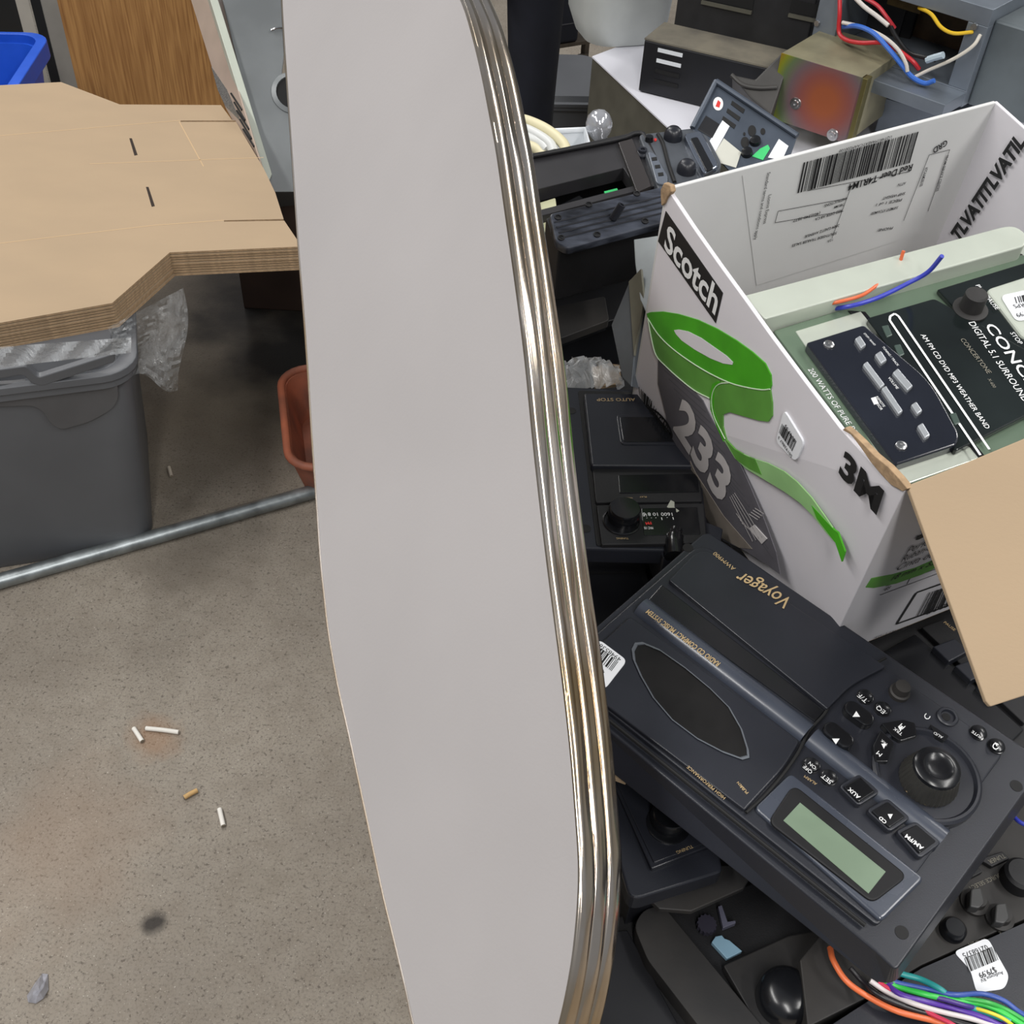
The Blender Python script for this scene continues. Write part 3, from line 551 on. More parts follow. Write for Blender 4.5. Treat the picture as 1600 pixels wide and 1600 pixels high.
mb = MB(); barcode(mb, cn, [(1585, 464), (1640, 452), (1644, 462), (1588, 474)], 12, .0055); obj('barcode', mb, INK, st)
letters('label_lettering', cn, [('68SERPS', (1620, 470), (1582, 476), None, {}), ('$349.99', (1620, 482), (1586, 490), None, {})], INK, st, h=.0055)
for col, rgb, pts, r in (('orange', (214, 104, 62), [(1280, 477, -.03), (1300, 474, .006), (1340, 464, .010), (1362, 452, .012), (1400, 420, .006), (1412, 392, .02)], .0016), ('blue', (52, 62, 172), [(1270, 484, -.03), (1320, 480, .006), (1370, 466, .010), (1420, 442, .016), (1450, 425, .028), (1472, 400, .05)], .0020)):
    w_ = obj('loose_wire', MB().tube([cn.at(x, y, h) for x, y, h in pts], r, 8), mat(col+'_wire', rgb, .4, var=.05), smooth=True)
    tag(w_, f'short loose {col} wire lying beside the silver stereo in the carton', 'wire')
exec_parts = True
#@@PART2@@
# ================================================================ LOWER UNITS OF THE PILE
def hp(x, y, z): return Pl(Z(x, y, z), (.0, -.03, 1))
def unit(label, pl, outline, dep, r=10, m=BLK, name='car_stereo', inset=.9, th=.02, bev=.002, cat='radio'):
    cx = sum(p[0] for p in outline)/len(outline); cy = sum(p[1] for p in outline)/len(outline)
    u = thing(name, label, cat, pl.at(cx, cy, -dep))
    slabo('mounting_frame', pl, rnd(outline, r), -th, 0, m, u, bev, seg=3)
    slabo('chassis', pl, [lerp2((cx, cy), p, inset) for p in outline], -dep, -th, BMET, u)
    return u
# unit with domed knob left under the wall stereo
T1 = hp(1030, 1300, .80)
u1 = unit('black stereo with round tuning knob peeking out below the wall stereo', T1, [(925, 1190), (984, 1408), (1130, 1362), (1090, 1170)], .12, [8, 22, 10, 8])
slabo('panel_rim', T1, rnd([(950, 1205), (1018, 1358), (1120, 1318), (1080, 1190)], 4), 0, .004, BLK, u1, .001)
slabo('front_panel', T1, rnd([(958, 1212), (1022, 1348), (1112, 1314), (1075, 1195)], 3), .003, .0052, BLK, u1, .0006)
obj('knob_ring', MB().lathe(T1.at(1044, 1288, .005), T1.n, [(.0180, 0), (.0180, .0015), (.0165, .002), (.0001, .002)], 40), GLS, u1, smooth=True)
knob('tuning_knob', T1, 1044, 1286, [(.0165, 0), (.0155, .010), (.0140, .013), (.009, .0125), (.0001, .0115)], GLS, u1, h=.005)
letters('lettering', T1, [('TUNING', (1081, 1320), (1056, 1330))], GOLD, u1, h=.0056)
# loose cover plate
PC = hp(1100, 1400, .775)
pc = obj('cover_plate', MB().slab(PC, [(1012, 1402), (1120, 1352), (1185, 1350), (1162, 1388), (1080, 1424), (1030, 1420)], -.006, 0), BLK3, bevel=.001)
tag(pc, 'dusty black plastic plate sticking out below the domed knob stereo', 'plastic plate')
# opened stereo frame with light blue piece
OF = hp(1150, 1500, .735)
of = thing('stereo_frame', 'opened black stereo housing with a light blue piece and big dome knob', 'radio', OF.at(1180, 1520, -.09))
slabo('flange', OF, rnd([(990, 1446), (1006, 1420), (1036, 1414), (1062, 1446), (1210, 1625), (1120, 1640), (1012, 1500)], [14, 14, 14, 20, 4, 4, 10]), -.02, .004, BLK3, of, .003, seg=3)
slabo('inner_tray', OF, [(1040, 1425), (1330, 1330), (1400, 1480), (1190, 1640)], -.06, -.012, BLK2, of, .001)
slabo('blue_piece', OF, [(1112, 1472), (1118, 1463), (1128, 1461), (1132, 1466), (1140, 1469), (1160, 1486), (1136, 1498)], -.011, -.006, mat('light_blue_plastic', (130, 164, 184), .45, var=.06), of, .0006)
obj('gear', MB().lathe(OF.at(1103, 1448, -.010), OF.n, [(.0085, 0), (.0085, .006), (.002, .006), (.0001, .006)], 28, knurl=.14), mat('dark_gear', (48, 46, 58), .45), of)
slabo('bracket', OF, [(1122, 1416), (1128, 1414), (1137, 1440), (1149, 1438), (1150, 1442), (1130, 1450)], -.010, -.004, mat('grey_bracket', (92, 92, 108), .4), of, .0005)
slabo('dial_panel', OF, rnd([(1130, 1508), (1232, 1462), (1300, 1450), (1350, 1560), (1200, 1630)], 4), -.012, -.002, BLK3, of, .001)
obj('dome_knob', MB().lathe(OF.at(1224, 1563, -.002), OF.n, [(.0225, 0), (.0225, .010), (.0215, .016), (.0185, .0205), (.013, .0235), (.006, .025), (.0001, .0254)], 48), GLS, of, smooth=True)
letters('lettering', OF, [('TUNING', (1266, 1590), (1238, 1600))], GOLD, of, h=-.0014)
for k in range(3):
    a = (1262+k*14, 1512-k*6)
    slabo('button', OF, [(a[0], a[1]), (a[0]+9, a[1]-4), (a[0]+16, a[1]+12), (a[0]+7, a[1]+17)], -.003, .004, GLS, of, .0008)
# lower right unit
RU = hp(1480, 1440, .765)
ru = unit('long black stereo with small pointed knobs and $79.99 price label, bottom right', RU, [(1240, 1640), (1360, 1562), (1440, 1513), (1700, 1398), (1760, 1640)], .10, 3)
slabo('front_panel', RU, [(1262, 1605), (1360, 1556), (1440, 1508), (1700, 1392), (1640, 1180), (1480, 1215), (1250, 1500)], -.03, -.004, BLK3, ru, .001)
for x, y, a in ((1524, 1408, 0), (1563, 1432, .2)):
    k_ = knob('pointer_knob', RU, x, y, [(.0115, 0), (.0115, .003), (.0082, .0045), (.0075, .010), (.0001, .010)], BLK3, ru, h=-.004)
    slabo('pointer', RU, rnd([(x-9, y+8), (x-7, y-20), (x+9, y-22), (x+15, y+2), (x+6, y+11)], 4), .003, .013, mat('dark_grey_knob', (56, 56, 56), .4, var=.2), k_, .002)
knob('round_knob', RU, 1592, 1372, [(.0150, 0), (.0145, .012), (.012, .0145), (.0001, .015)], BLK2, ru, h=-.004)
knob('small_knob', RU, 1490, 1452, [(.0105, 0), (.010, .006), (.0075, .009), (.0001, .009)], GLS, ru, h=-.004)
slabo('button', RU, [(1530, 1342), (1566, 1330), (1578, 1341), (1550, 1354)], -.005, .0005, BLK2, ru, .0008)
slabo('button', RU, [(1505, 1366), (1530, 1356), (1536, 1362), (1512, 1374)], -.005, .0005, BLK2, ru, .0008)
letters('lettering', RU, [('TUNER', (1568, 1334), (1543, 1344), None, dict(h=.0008)), ('SOURCE SELECT', (1566, 1362), (1512, 1386), None, {}), ('BALANCE', (1590, 1448), (1560, 1456), None, {}), ('FADER', (1538, 1466), (1512, 1474), None, {})], DPR, ru, h=-.0034)
st = sticker(ru, RU, [(1490, 1487), (1543, 1465), (1577, 1525), (1570, 1545), (1526, 1551), (1516, 1515)])
mb = MB(); barcode(mb, RU, [(1552, 1478), (1506, 1498), (1514, 1519), (1560, 1500)], 20, .0009); obj('barcode', mb, INK, st)
letters('label_lettering', RU, [('02168375', (1541, 1476), (1503, 1490), None, {}), ('$79.99', (1554, 1511), (1528, 1521), None, dict(bold=.01)), ('Audiovox RV', (1566, 1517), (1531, 1530), None, {})], INK, st, h=.0010)
# unit right of the carton, under the flap
PU = hp(1480, 1050, .80)
pu = unit('black cassette stereo with pause key, mostly under the brown carton flap', PU, [(1330, 1010), (1478, 945), (1720, 1130), (1590, 1240)], .12, 8, BLK2)
slabo('key_bank', PU, [(1440, 980), (1476, 966), (1640, 1100), (1600, 1130)], 0, .006, BLK2, pu, .001)
for k in range(3):
    q_ = [(1458+k*34, 1010+k*30), (1492+k*34, 997+k*30), (1514+k*34, 1017+k*30), (1483+k*34, 1034+k*30)]
    slabo('tape_key', PU, q_, .005, .014, BLK, pu, .0012)
slabo('cassette_door', PU, [(1370, 1024), (1430, 990), (1600, 1140), (1560, 1180)], 0, .007, GLS, pu, .001)
letters('lettering', PU, [('PAUSE', (1474, 973), (1491, 986))], GOLD, pu, h=.0064)
# small bits behind the wall stereo
SB = hp(1060, 830, .868)
sb = thing('volume_control', 'small black bracket with half round lever knob, beside corner of the wall stereo', 'knob unit', SB.at(1055, 840, -.05))
slabo('bracket', SB, rnd([(1018, 824), (1080, 806), (1130, 826), (1120, 880), (1036, 872)], 3), -.045, 0, BLK, sb, .001)
obj('lever_knob', MB().tube([SB.at(1054, 870, .004), SB.at(1053, 848, .006), SB.at(1056, 830, .005)], [.0095, .0092, .0085, .007], 16, 6), GLS, sb, smooth=True)
KB = hp(1070, 785, .875)
kb_ = thing('metal_bracket', 'bent dark bracket with small pale tab, squeezed between carton and tuning dial stereo', 'bracket', KB.at(1070, 785, -.008))
slabo('plate', KB, [(1034, 768), (1062, 758), (1096, 780), (1080, 806), (1046, 796)], -.003, 0, BLK2, kb_, .0005)
slabo('tab', KB, [(1042, 792), (1048, 781), (1054, 784), (1054, 792), (1062, 798), (1058, 801)], 0, .003, mat('pale_tab', (170, 172, 160), .4), kb_, .0004)
# black radios in the gaps, mostly filler added to keep the pile dark
fz = [('black stereo lying flat in the dark gap above the wall stereo', [(905, 884), (1010, 882), (1040, 1000), (920, 1010)], .80, .08),
      ('black filler stereo half hidden behind the metal edge, lowest of the pile', [(900, 1440), (985, 1430), (1090, 1625), (880, 1650)], .72, .08),
      ('black filler stereo deep in the gap between open frame and wall stereo', [(1180, 1330), (1400, 1440), (1560, 1240), (1420, 1200)], .72, .07),
      ('black filler stereo body deep under the white carton', [(1060, 700), (1300, 620), (1420, 860), (1180, 930)], .74, .09)]
for lb_, pts, z, d in fz: 
    pl_ = hp(pts[0][0], pts[0][1], z); u = unit(lb_, pl_, pts, d, 6, BLK2)
    c_ = (sum(p[0] for p in pts)/4, sum(p[1] for p in pts)/4); slabo('front_panel', pl_, [lerp2(c_, p, .78) for p in pts], 0, .003, BMET, u, .0006)
cbs = obj('cardboard_scrap', MB().slab(hp(965, 1205, .842), [(945, 1170), (975, 1190), (978, 1222), (950, 1212)], -.004, 0), CARD); tag(cbs, 'small brown cardboard scrap below the wall stereo, beside the metal edge', 'cardboard')
# wire harness
WP = RU.up(.004)
wh = thing('wire_harness', 'bundle of coloured stereo wires coming out under the wall stereo', 'wires', WP.at(1480, 1590, -.004))
c5 = lambda x, y: (1250+x*.21875, 1250+y*.21875)
for nm, rgb, pts, r in (('orange', (222, 112, 66), [(215, 1060), (240, 1150), (330, 1290), (480, 1400), (700, 1510), (1000, 1590), (1150, 1680)], .0030),
    ('black', (30, 28, 32), [(360, 1200), (440, 1290), (560, 1390), (760, 1480), (1000, 1550), (1300, 1640)], .0026),
    ('white', (214, 206, 206), [(500, 1290), (620, 1370), (800, 1450), (1000, 1510), (1250, 1570), (1500, 1650)], .0026),
    ('red', (204, 52, 84), [(560, 1300), (680, 1380), (820, 1470), (960, 1540), (1100, 1610), (1200, 1700)], .0022),
    ('purple', (92, 58, 160), [(600, 1300), (720, 1390), (900, 1440), (1100, 1490), (1300, 1550), (1450, 1620)], .0028),
    ('dark purple', (70, 48, 128), [(620, 1290), (740, 1360), (940, 1400), (1150, 1460), (1350, 1520), (1560, 1640)], .0024),
    ('green', (58, 196, 80), [(560, 1270), (700, 1335), (900, 1390), (1100, 1430), (1300, 1460), (1450, 1520), (1640, 1640)], .0028),
    ('mid green', (62, 170, 76), [(590, 1260), (700, 1315), (920, 1370), (1120, 1412), (1320, 1440), (1480, 1500), (1660, 1610)], .0022),
    ('yellow', (220, 210, 60), [(1180, 1470), (1330, 1510), (1450, 1560), (1560, 1640)], .0018),
    ('blue', (58, 84, 160), [(560, 1240), (680, 1300), (900, 1350), (1100, 1390), (1300, 1385), (1450, 1430), (1560, 1510), (1660, 1570)], .0026),
    ('teal', (46, 150, 148), [(600, 1180), (720, 1240), (860, 1280), (1000, 1350), (1100, 1430), (1250, 1490), (1500, 1580)], .0030)):
    hts = [.002+.006*math.sin(i*1.3+len(nm)) for i in range(len(pts))]
    w_ = obj('wire', MB().tube([WP.at(*c5(*p), abs(h)+.003) for p, h in zip(pts, hts)], r*.8, 10), mat(nm.replace(' ', '_')+'_insulation', rgb, .35, var=.04), wh, smooth=True); w_['label'] = nm+' insulated wire'
bw = obj('loose_wire', MB().tube([hp(1590, 1280, .80).at(x, y, h) for x, y, h in ((1570, 1262, -.01), (1584, 1276, 0), (1600, 1288, .002), (1640, 1300, 0))], .0018, 8), mat('blue_wire', (52, 62, 172), .4), smooth=True); tag(bw, 'thin dark blue wire end right of the wall stereo', 'wire')
# ================================================================ UNITS ABOVE, BEHIND THE CARTON'S LEFT CORNER
EF = Pl(Z(930, 260, .93), (.0, -.12, 1))
ef = thing('radio_housing', 'empty black radio housing with open bay, beside the metal edge', 'radio housing', EF.at(940, 250, -.16))
fr_out = rnd([(800, 248), (1000, 205), (1050, 292), (812, 362)], [6, 14, 6, 6]); 
def ringslab(name, pl, out, inn, h0, h1, m, par, bev=.0008):
    to = [pl.at(*p, h1) for p in out]; ti = [pl.at(*p, h1) for p in inn]
    bo_ = [p+pl.n*(h0-h1) for p in to]; bi = [p+pl.n*(h0-h1) for p in ti]
    return obj(name, MB().loft([bo_, to, ti, bi, bo_], cap=False), m, par, bev)
inn = [(842, 318), (984, 262), (998, 298), (846, 350)]
fo4 = [(800, 248), (1004, 206), (1048, 284), (812, 346)]
fi4 = [(830, 298), (974, 262), (992, 290), (836, 330)]
ringslab('bay_frame', EF, [fo4[0], lerp2(fo4[0], fo4[1], .96), (1004, 207), lerp2(fo4[1], fo4[2], .1), fo4[2], fo4[3]], [fi4[0], lerp2(fi4[0], fi4[1], .9), fi4[1], lerp2(fi4[1], fi4[2], .2), fi4[2], fi4[3]], -.02, 0, mat('charcoal_plastic', (42, 41, 44), .5, var=.15), ef)
obj('rim', MB().tube([EF.at(*p, .004) for p in [(800, 250), (960, 219), (990, 209), (1003, 209), (1010, 219), (1030, 258), (1050, 292)]], .0035, 10, 4), BLK2, ef, smooth=True)
slabo('crossbar', EF, [(966, 222), (988, 216), (1018, 290), (995, 300)], 0, .006, mat('brown_black_plastic', (44, 40, 40), .5), ef, .001)
for a, b, c, d in (((800, 250), (812, 346), 0, 0), ((1004, 206), (1048, 284), 0, 0), ((800, 250), (1004, 206), 0, 0), ((812, 346), (1048, 284), 0, 0)):
    p, q_ = EF.at(*a, -.02), EF.at(*b, -.02); dd = (q_-p).normalized().cross(EF.n)*.003
    obj('side_wall', MB().loft([[p-dd, q_-dd, q_+dd, p+dd], [x-EF.n*.13 for x in (p-dd, q_-dd, q_+dd, p+dd)]]), BLK2, ef)
slabo('back_wall', EF, fo4, -.16, -.15, DRK, ef)
obj('screw_post', MB().lathe(EF.at(1003, 243, 0), EF.n, [(.0095, 0), (.0095, .004), (.006, .006), (.006, .010), (.003, .010), (.003, .008), (.0001, .008)], 24), BLK, ef, smooth=True)
EI = EF.up(-.022)
tg = obj('tape_mechanism', MB().slab(EI, [(868, 322), (905, 304), (922, 316), (926, 345), (880, 356)], -.03, 0), GLS, ef, .002)
slabo('dial_block', EI, [(910, 310), (948, 300), (962, 330), (925, 340)], -.03, .004, BMET, ef, .001)
gt = slabo('green_tape', EI, [(944, 299), (964, 294), (974, 314), (954, 322)], -.002, .008, mat('green_masking_tape', (60, 190, 110), .6, var=.08), ef, 0)
letters('tape_lettering', EI, [('res', (955, 302), (968, 316), (962, 298))], INK, gt, h=.0086)
slabo('yellowed_plastic', EI, [(836, 318), (868, 308), (874, 352), (842, 366)], -.02, .010, mat('yellowed_plastic', (206, 206, 170), .5, var=.05), ef, .002)
# rib-backed front lying in front
RF = Pl(Z(950, 335, .975), (.0, -.30, 1))
rf = thing('radio_housing', 'black ribbed plastic radio back with lighter streaks and short peg, left of the white carton', 'radio housing', RF.at(950, 335, -.10))
slabo('ribbed_back', RF, rnd([(858, 334), (1048, 288), (1044, 345), (886, 388), (868, 378)], [6, 6, 6, 8, 8]), -.012, 0, mat('streaked_black_plastic', (28, 30, 36), .3, rgb2=(78, 83, 95), var=.2, scale=16, aniso=(1.5, 5, 5)), rf, .002, seg=3)  # black plastic with lighter blue-grey streaks in its colour
slabo('chassis', RF, [(852, 340), (1046, 292), (1036, 350), (872, 392)], -.10, -.012, BLK2, rf, .003)
for k in range(4): 
    t = .2+k*.18; obj('rib', MB().tube([RF.at(*lerp2((862, 338), (882, 384), t), .0003), RF.at(*lerp2((1040, 296), (1040, 344), t), .0003)], .0012, 8, 1), BLK, rf, smooth=True)
obj('peg', MB().lathe(RF.at(958, 342), (RF.n*1+V((.45, .35, 0))).normalized(), [(.0050, 0), (.0046, .020), (.0026, .020), (.0026, .015), (.0001, .015)], 20), BLK, rf, smooth=True)
for x, y in ((920, 320), (995, 303), (933, 367), (1008, 346), (877, 372), (872, 340)): obj('screw_boss', MB().lathe(RF.at(x, y), RF.n, [(.0042, -.001), (.0042, .0014), (.003, .0014), (.003, .0004), (.0001, .0003)], 16), BLK2, rf)
# knob unit next to it
KU = Pl(Z(1060, 245, .94), (.0, -.10, 1))
ku = unit('grey stereo head with two round knobs and curved chrome window, behind the carton', KU, [(998, 210), (1098, 198), (1132, 262), (1060, 300), (1030, 300)], .14, [6, 16, 16, 6, 6], mat('slate_plastic', (74, 78, 84), .4, var=.12), th=.03)
for x, y in ((1051, 216), (1072, 268)):
    knob('knob', KU, x, y, [(.0130, 0), (.0125, .008), (.010, .013), (.0075, .0155), (.0001, .0165)], BLK, ku)
slabo('chrome_window', KU, rnd([(1068, 208), (1096, 203), (1124, 258), (1100, 272), (1082, 240)], 7), -.002, .008, mat('chrome_plastic', (150, 158, 172), .15, .9, bump=.2, bscale=10), ku, .004, seg=4)
slabo('display', KU, rnd([(1078, 216), (1090, 213), (1116, 262), (1104, 268)], 4), .007, .0095, GLS, ku, .001)
slabo('key_plate', KU, rnd([(1012, 236), (1024, 240), (1044, 276), (1042, 288), (1026, 286)], 5), 0, .003, mat('slate_light', (92, 98, 108), .35), ku, .001)
for k in range(3): slabo('key_slot', KU, [(1018+k*5, 246+k*12), (1026+k*5, 245+k*12), (1027+k*5, 250+k*12), (1019+k*5, 251+k*12)], .003, .0036, DRK, ku, 0)
obj('curved_seam', MB().tube([KU.at(*p, .001) for p in ((1028, 210), (1036, 225), (1044, 255), (1054, 285))], .0028, 8), DRK, ku, smooth=True)
knob('small_knob', KU, 1014, 220, [(.006, 0), (.005, .007), (.0001, .008)], GLS, ku); slabo('indicator', KU, circ(1024, 218, 2.2, 10), 0, .001, RED, ku, 0)
# dark stuff between the housings and the auto stop stereo
for lb_, pts, z, d, m_ in (('wide black stereo lying under the empty radio housings', [(856, 430), (1010, 412), (1000, 490), (870, 520)], .74, .10, BLK2), ('black stereo below the ribbed radio back, deep in shade', [(866, 480), (945, 462), (952, 500), (872, 530)], .78, .03, BLK3)):
    unit(lb_, hp(pts[0][0], pts[0][1], z), pts, d, 5, m_, th=.012)
mc = thing('metal_case', 'grey metal case standing behind the left side of the white carton', 'case', Z(1000, 480, .75))
MC = Pl(P(1000, 500, 1.16), (-.9, -.3, .45)); 
slabo('side', MC, [(955, 508), (984, 438), (1001, 446), (990, 560), (986, 604), (972, 590)], -.02, 0, mat('dull_blue_grey_metal', (104, 110, 116), .5, .4, var=.15), mc, .001)
MD = Pl(P(1010, 430, 1.17), (-.5, -.2, .85))
slabo('lid', MD, [(990, 374), (1028, 368), (1036, 420), (1010, 490), (1000, 468), (992, 410)], -.03, 0, mat('pale_grey_metal', (156, 162, 164), .5, .2, var=.1), mc, .001)
slabo('edge', MC, [(982, 440), (1001, 420), (1006, 470), (990, 556)], .001, .004, mat('dusty_olive_metal', (120, 118, 104), .6, .2, var=.2), mc, .0005)
# plastic bag bit
def film(name, label, fn, nu, nv, cat='plastic bag', seed=1, tint=(205, 208, 210), alpha=.35, rough=.18):
    rg = random.Random(seed); g = {}; mb = MB(); vs = []; fs = []
    for i in range(nu+1):
        for j in range(nv+1): vs.append(fn(i/nu, j/nv, rg))
    for i in range(nu):
        for j in range(nv): a = i*(nv+1)+j; fs.append((a, a+nv+1, a+nv+2, a+1))
    mb.add(vs, fs)
    m = bpy.data.materials.new('clear_film'); m.use_nodes = True; N = m.node_tree.nodes; L = m.node_tree.links; b = N['Principled BSDF']
    b.inputs['Base Color'].default_value = (*lin(tint), 1); b.inputs['Roughness'].default_value = rough; b.inputs['Alpha'].default_value = alpha; b.inputs['Specular IOR Level'].default_value = 1.0; b.inputs['Coat Weight'].default_value = .6; b.inputs['Coat Roughness'].default_value = .1
    tc = N.new('ShaderNodeTexCoord'); nn = N.new('ShaderNodeTexNoise'); nn.inputs['Scale'].default_value = 22; nn.inputs['Detail'].default_value = 5; nn.inputs['Distortion'].default_value = 1.2; L.new(tc.outputs['Object'], nn.inputs[0])
    bp = N.new('ShaderNodeBump'); bp.inputs['Distance'].default_value = .02; bp.inputs['Strength'].default_value = .8; L.new(nn.outputs[0], bp.inputs['Height']); L.new(bp.outputs[0], b.inputs['Normal'])
    o = obj(name, mb, m, smooth=True); 
    return tag(o, label, cat)
def lp(a, b, t): return a+(b-a)*t
bq = [hp(920, 580, .83).at(*p, 0) for p in ((876, 562), (965, 568), (972, 604), (878, 606))]
film('plastic_bag', 'crumpled clear plastic wrap above the auto stop stereo', lambda u, v, r: lp(lp(bq[0], bq[1], u), lp(bq[3], bq[2], u), v)+V((r.uniform(-1, 1)*.004, r.uniform(-1, 1)*.004, .02*math.sin(u*math.pi)*math.sin(v*math.pi)+r.uniform(-1, 1)*.006)), 14, 8, seed=4, alpha=.5)
cs2 = obj('cardboard_scrap', MB().slab(hp(950, 575, .815), [(925, 574), (950, 568), (968, 570), (972, 600), (930, 604)], -.004, 0), CARD); tag(cs2, 'torn brown cardboard scrap behind the clear plastic wrap', 'cardboard')
# ================================================================ BEHIND: white tray, cable, bulb
def upright(base, e1, e2, w, d, h): return MB().box(base, e1*w, e2*d, V((0, 0, 1))*h)
wt = thing('storage_tray', 'open white plastic tray with cable coil, beyond the radio pile', 'tray', Z(870, 330, TZ))
WZ = .80; q4 = [Z(790, 262, WZ), Z(925, 240, WZ), Z(914, 203, WZ), Z(800, 208, WZ)]
cen4 = sum(q4, V((0, 0, 0)))/4; WPM = mat('white_plastic', (222, 226, 230), .4, var=.03)
bt4 = [V((p.x, p.y, TZ+.004)) for p in q4]
obj('tray', MB().loft([bt4, q4, [lp(p, cen4, .04)+V((0, 0, 0)) for p in q4], [V((lp(p, cen4, .05).x, lp(p, cen4, .05).y, TZ+.015)) for p in q4]], cap=True), WPM, wt, .002)
obj('rim', MB().tube(q4+[q4[0]], .005, 8, 1), WPM, wt, smooth=True)
cc_ = thing('cable_coil', 'coil of thick cream and white cable behind the metal edge', 'cable', Z(850, 250, WZ))
CPn = hp(850, 240, .84)
for i, (pts, m_) in enumerate((([(800, 186), (822, 188), (850, 200), (872, 216), (884, 232), (880, 250)], CRM), ([(800, 196), (824, 203), (845, 214), (860, 226), (866, 240)], mat('white_cable', (206, 208, 206), .4)), ([(800, 206), (826, 216), (845, 224), (856, 236)], MT['white_cable']), ([(800, 222), (826, 228), (840, 234), (850, 244)], CRM))):
    obj('cable_loop', MB().tube([CPn.at(x, y, -.006*i) for x, y in pts], .0085, 12), m_, cc_, smooth=True)
bl = thing('light_bulb', 'clear glass light bulb with silver cap beside the white tray', 'light bulb', Z(935, 235, WZ))
BC = P(936, 194, 1.82); bax = V((.12, -.25, -1)).normalized()
GLASS = mat('clear_glass', (250, 250, 250), .02, trans=1)
obj('glass_bulb', MB().lathe(BC, -bax, [(.0001, .024), (.010, .022), (.018, .015), (.022, .004), (.0225, -.004), (.019, -.014), (.013, -.022), (.010, -.026)], 32), mat('bulb_mirror', (206, 208, 214), .12, .55, bump=.5, bscale=60, alpha=.75), bl, smooth=True)
obj('screw_cap', MB().lathe(BC+bax*.024, bax, [(.011, 0), (.012, .004), (.011, .006), (.012, .010), (.011, .012), (.012, .016), (.010, .02), (.004, .026), (.0001, .026)], 24), STEEL, bl, smooth=True)
# ================================================================ SECOND TABLE with white sheet and its things
T2 = .72
t2 = thing('table', 'grey sided table under a white sheet in the back right', 'table', V((1.0, 2.2, 0)))
tq = [(925, 88), (1060, 214), (1300, 330), (2300, 560), (2100, -160), (1180, -8)]
GT = mat('olive_grey_metal', (92, 90, 80), .55, .2, var=.12)
obj('cabinet_body', MB().loft([[V((Z(x, y, T2).x, Z(x, y, T2).y, 0)) for x, y in tq], [Z(x, y, T2) for x, y in tq]]), GT, t2, .004)
sh = obj('white_sheet', MB().slab(ZP(T2+.004), tq, -.003, 0), mat('white_sheet', (214, 214, 222), .8, var=.03, scale=4, bump=.4, bscale=9)); tag(sh, 'white sheet spread over the grey table in the back right', 'sheet')
tubm = MB(); tc0 = Z(962, 50, T2+.006)
def rrect(c, w, d, r, z, rot_, n=6):
    o = []
    for sx, sy, a0 in ((1, 1, 0), (-1, 1, 90), (-1, -1, 180), (1, -1, 270)):
        for k in range(n+1):
            a = math.radians(a0+90*k/n); x = sx*(w/2-r)+r*math.cos(a); y = sy*(d/2-r)+r*math.sin(a)
            o.append(V((c.x+x*math.cos(rot_)-y*math.sin(rot_), c.y+x*math.sin(rot_)+y*math.cos(rot_), z)))
    return o
tw = thing('plastic_tub', 'white plastic tub on the white sheet, left of the black vented casing', 'tub', tc0)
obj('tub_body', MB().loft([rrect(tc0, .16, .16, .05, T2+.006, .3), rrect(tc0, .19, .19, .05, T2+.05, .3), rrect(tc0, .22, .22, .05, T2+.34, .3)]), mat('matt_white_plastic', (196, 200, 198), .5, var=.04), tw, smooth=True)
obj('tub_rim', MB().loft([rrect(tc0, .225, .225, .05, T2+.33, .3), rrect(tc0, .24, .24, .05, T2+.35, .3), rrect(tc0, .22, .22, .05, T2+.36, .3)]), MT['matt_white_plastic'], tw, smooth=True)
# upright boxes from a visible bottom edge
def ubox(bl_, br_, z0, topy_at_bl, dep, flip=False):
    a = Z(*bl_, z0); b = Z(*br_, z0); e = (b-a); L = e.length; e.normalize(); k = V((0, 0, 1)).cross(e)
    if k.dot(a-CP) < 0: k = -k
    lo, hi = 0, 3
    for _ in range(40):
        m = (lo+hi)/2; v = (a+V((0, 0, m)))-CP; yy = 800+FPX*v.dot(Dd)/v.dot(W)
        if yy > topy_at_bl: lo = m
        else: hi = m
    return a, e, k, L, lo, Pl(a, k)
UPZ = V((0, 0, 1))
# black vented casing
a, e, k, L, H_, pf = ubox((997, 142), (1190, 190), T2+.006, 62, .2)
vc = thing('vented_casing', 'large black metal casing with slots and dusty ledge on the white sheet', 'appliance casing', a+e*L/2)
L2 = L*1.12
obj('lower_box', MB().box(a, e*L2, k*.10, UPZ*H_), BMET, vc, .003)
obj('upper_box', MB().box(a+k*.10+e*.02, e*(L2-.02), k*.16, UPZ*(H_+.34)), mat('black_panel_steel', (34, 34, 36), .4, var=.2), vc, .003)
obj('dust_ledge', MB().box(a+UPZ*(H_), e*L2, k*.10, UPZ*.003), mat('grey_dust', (122, 116, 102), .8, rgb2=(92, 88, 80), var=.2, scale=15), vc)
for i, c in enumerate(('l', 'l', 'd', 'd')):
    o_ = a+e*.03+UPZ*(H_*(.84-.2*i))-k*.0015; obj('vent_slot', MB().box(o_, e*.05, k*.003, UPZ*.007), WPM if c == 'l' else DRK, vc)
for x0, w0, z0 in ((.07, .10, .10), (.24, .10, .11)):
    o_ = a+k*.0985+e*x0+UPZ*(H_+z0-.04); obj('vent_opening', MB().box(o_, e*w0, k*.002, UPZ*.022), DRK, vc); obj('vent_lip', MB().box(o_-UPZ*.008-k*.004, e*w0, k*.006, UPZ*.006), GT, vc)
obj('door_recess', MB().box(a+k*.0985+e*.30+UPZ*(H_+.12), e*.004, k*.003, UPZ*.3), DRK, vc)
for x0, z0 in ((.35, .04), (.22, .15)): obj('screw', MB().lathe(a+k*.099+e*x0+UPZ*(H_+z0), -k, [(.004, 0), (.003, .002), (.0001, .002)], 12), STEEL, vc)
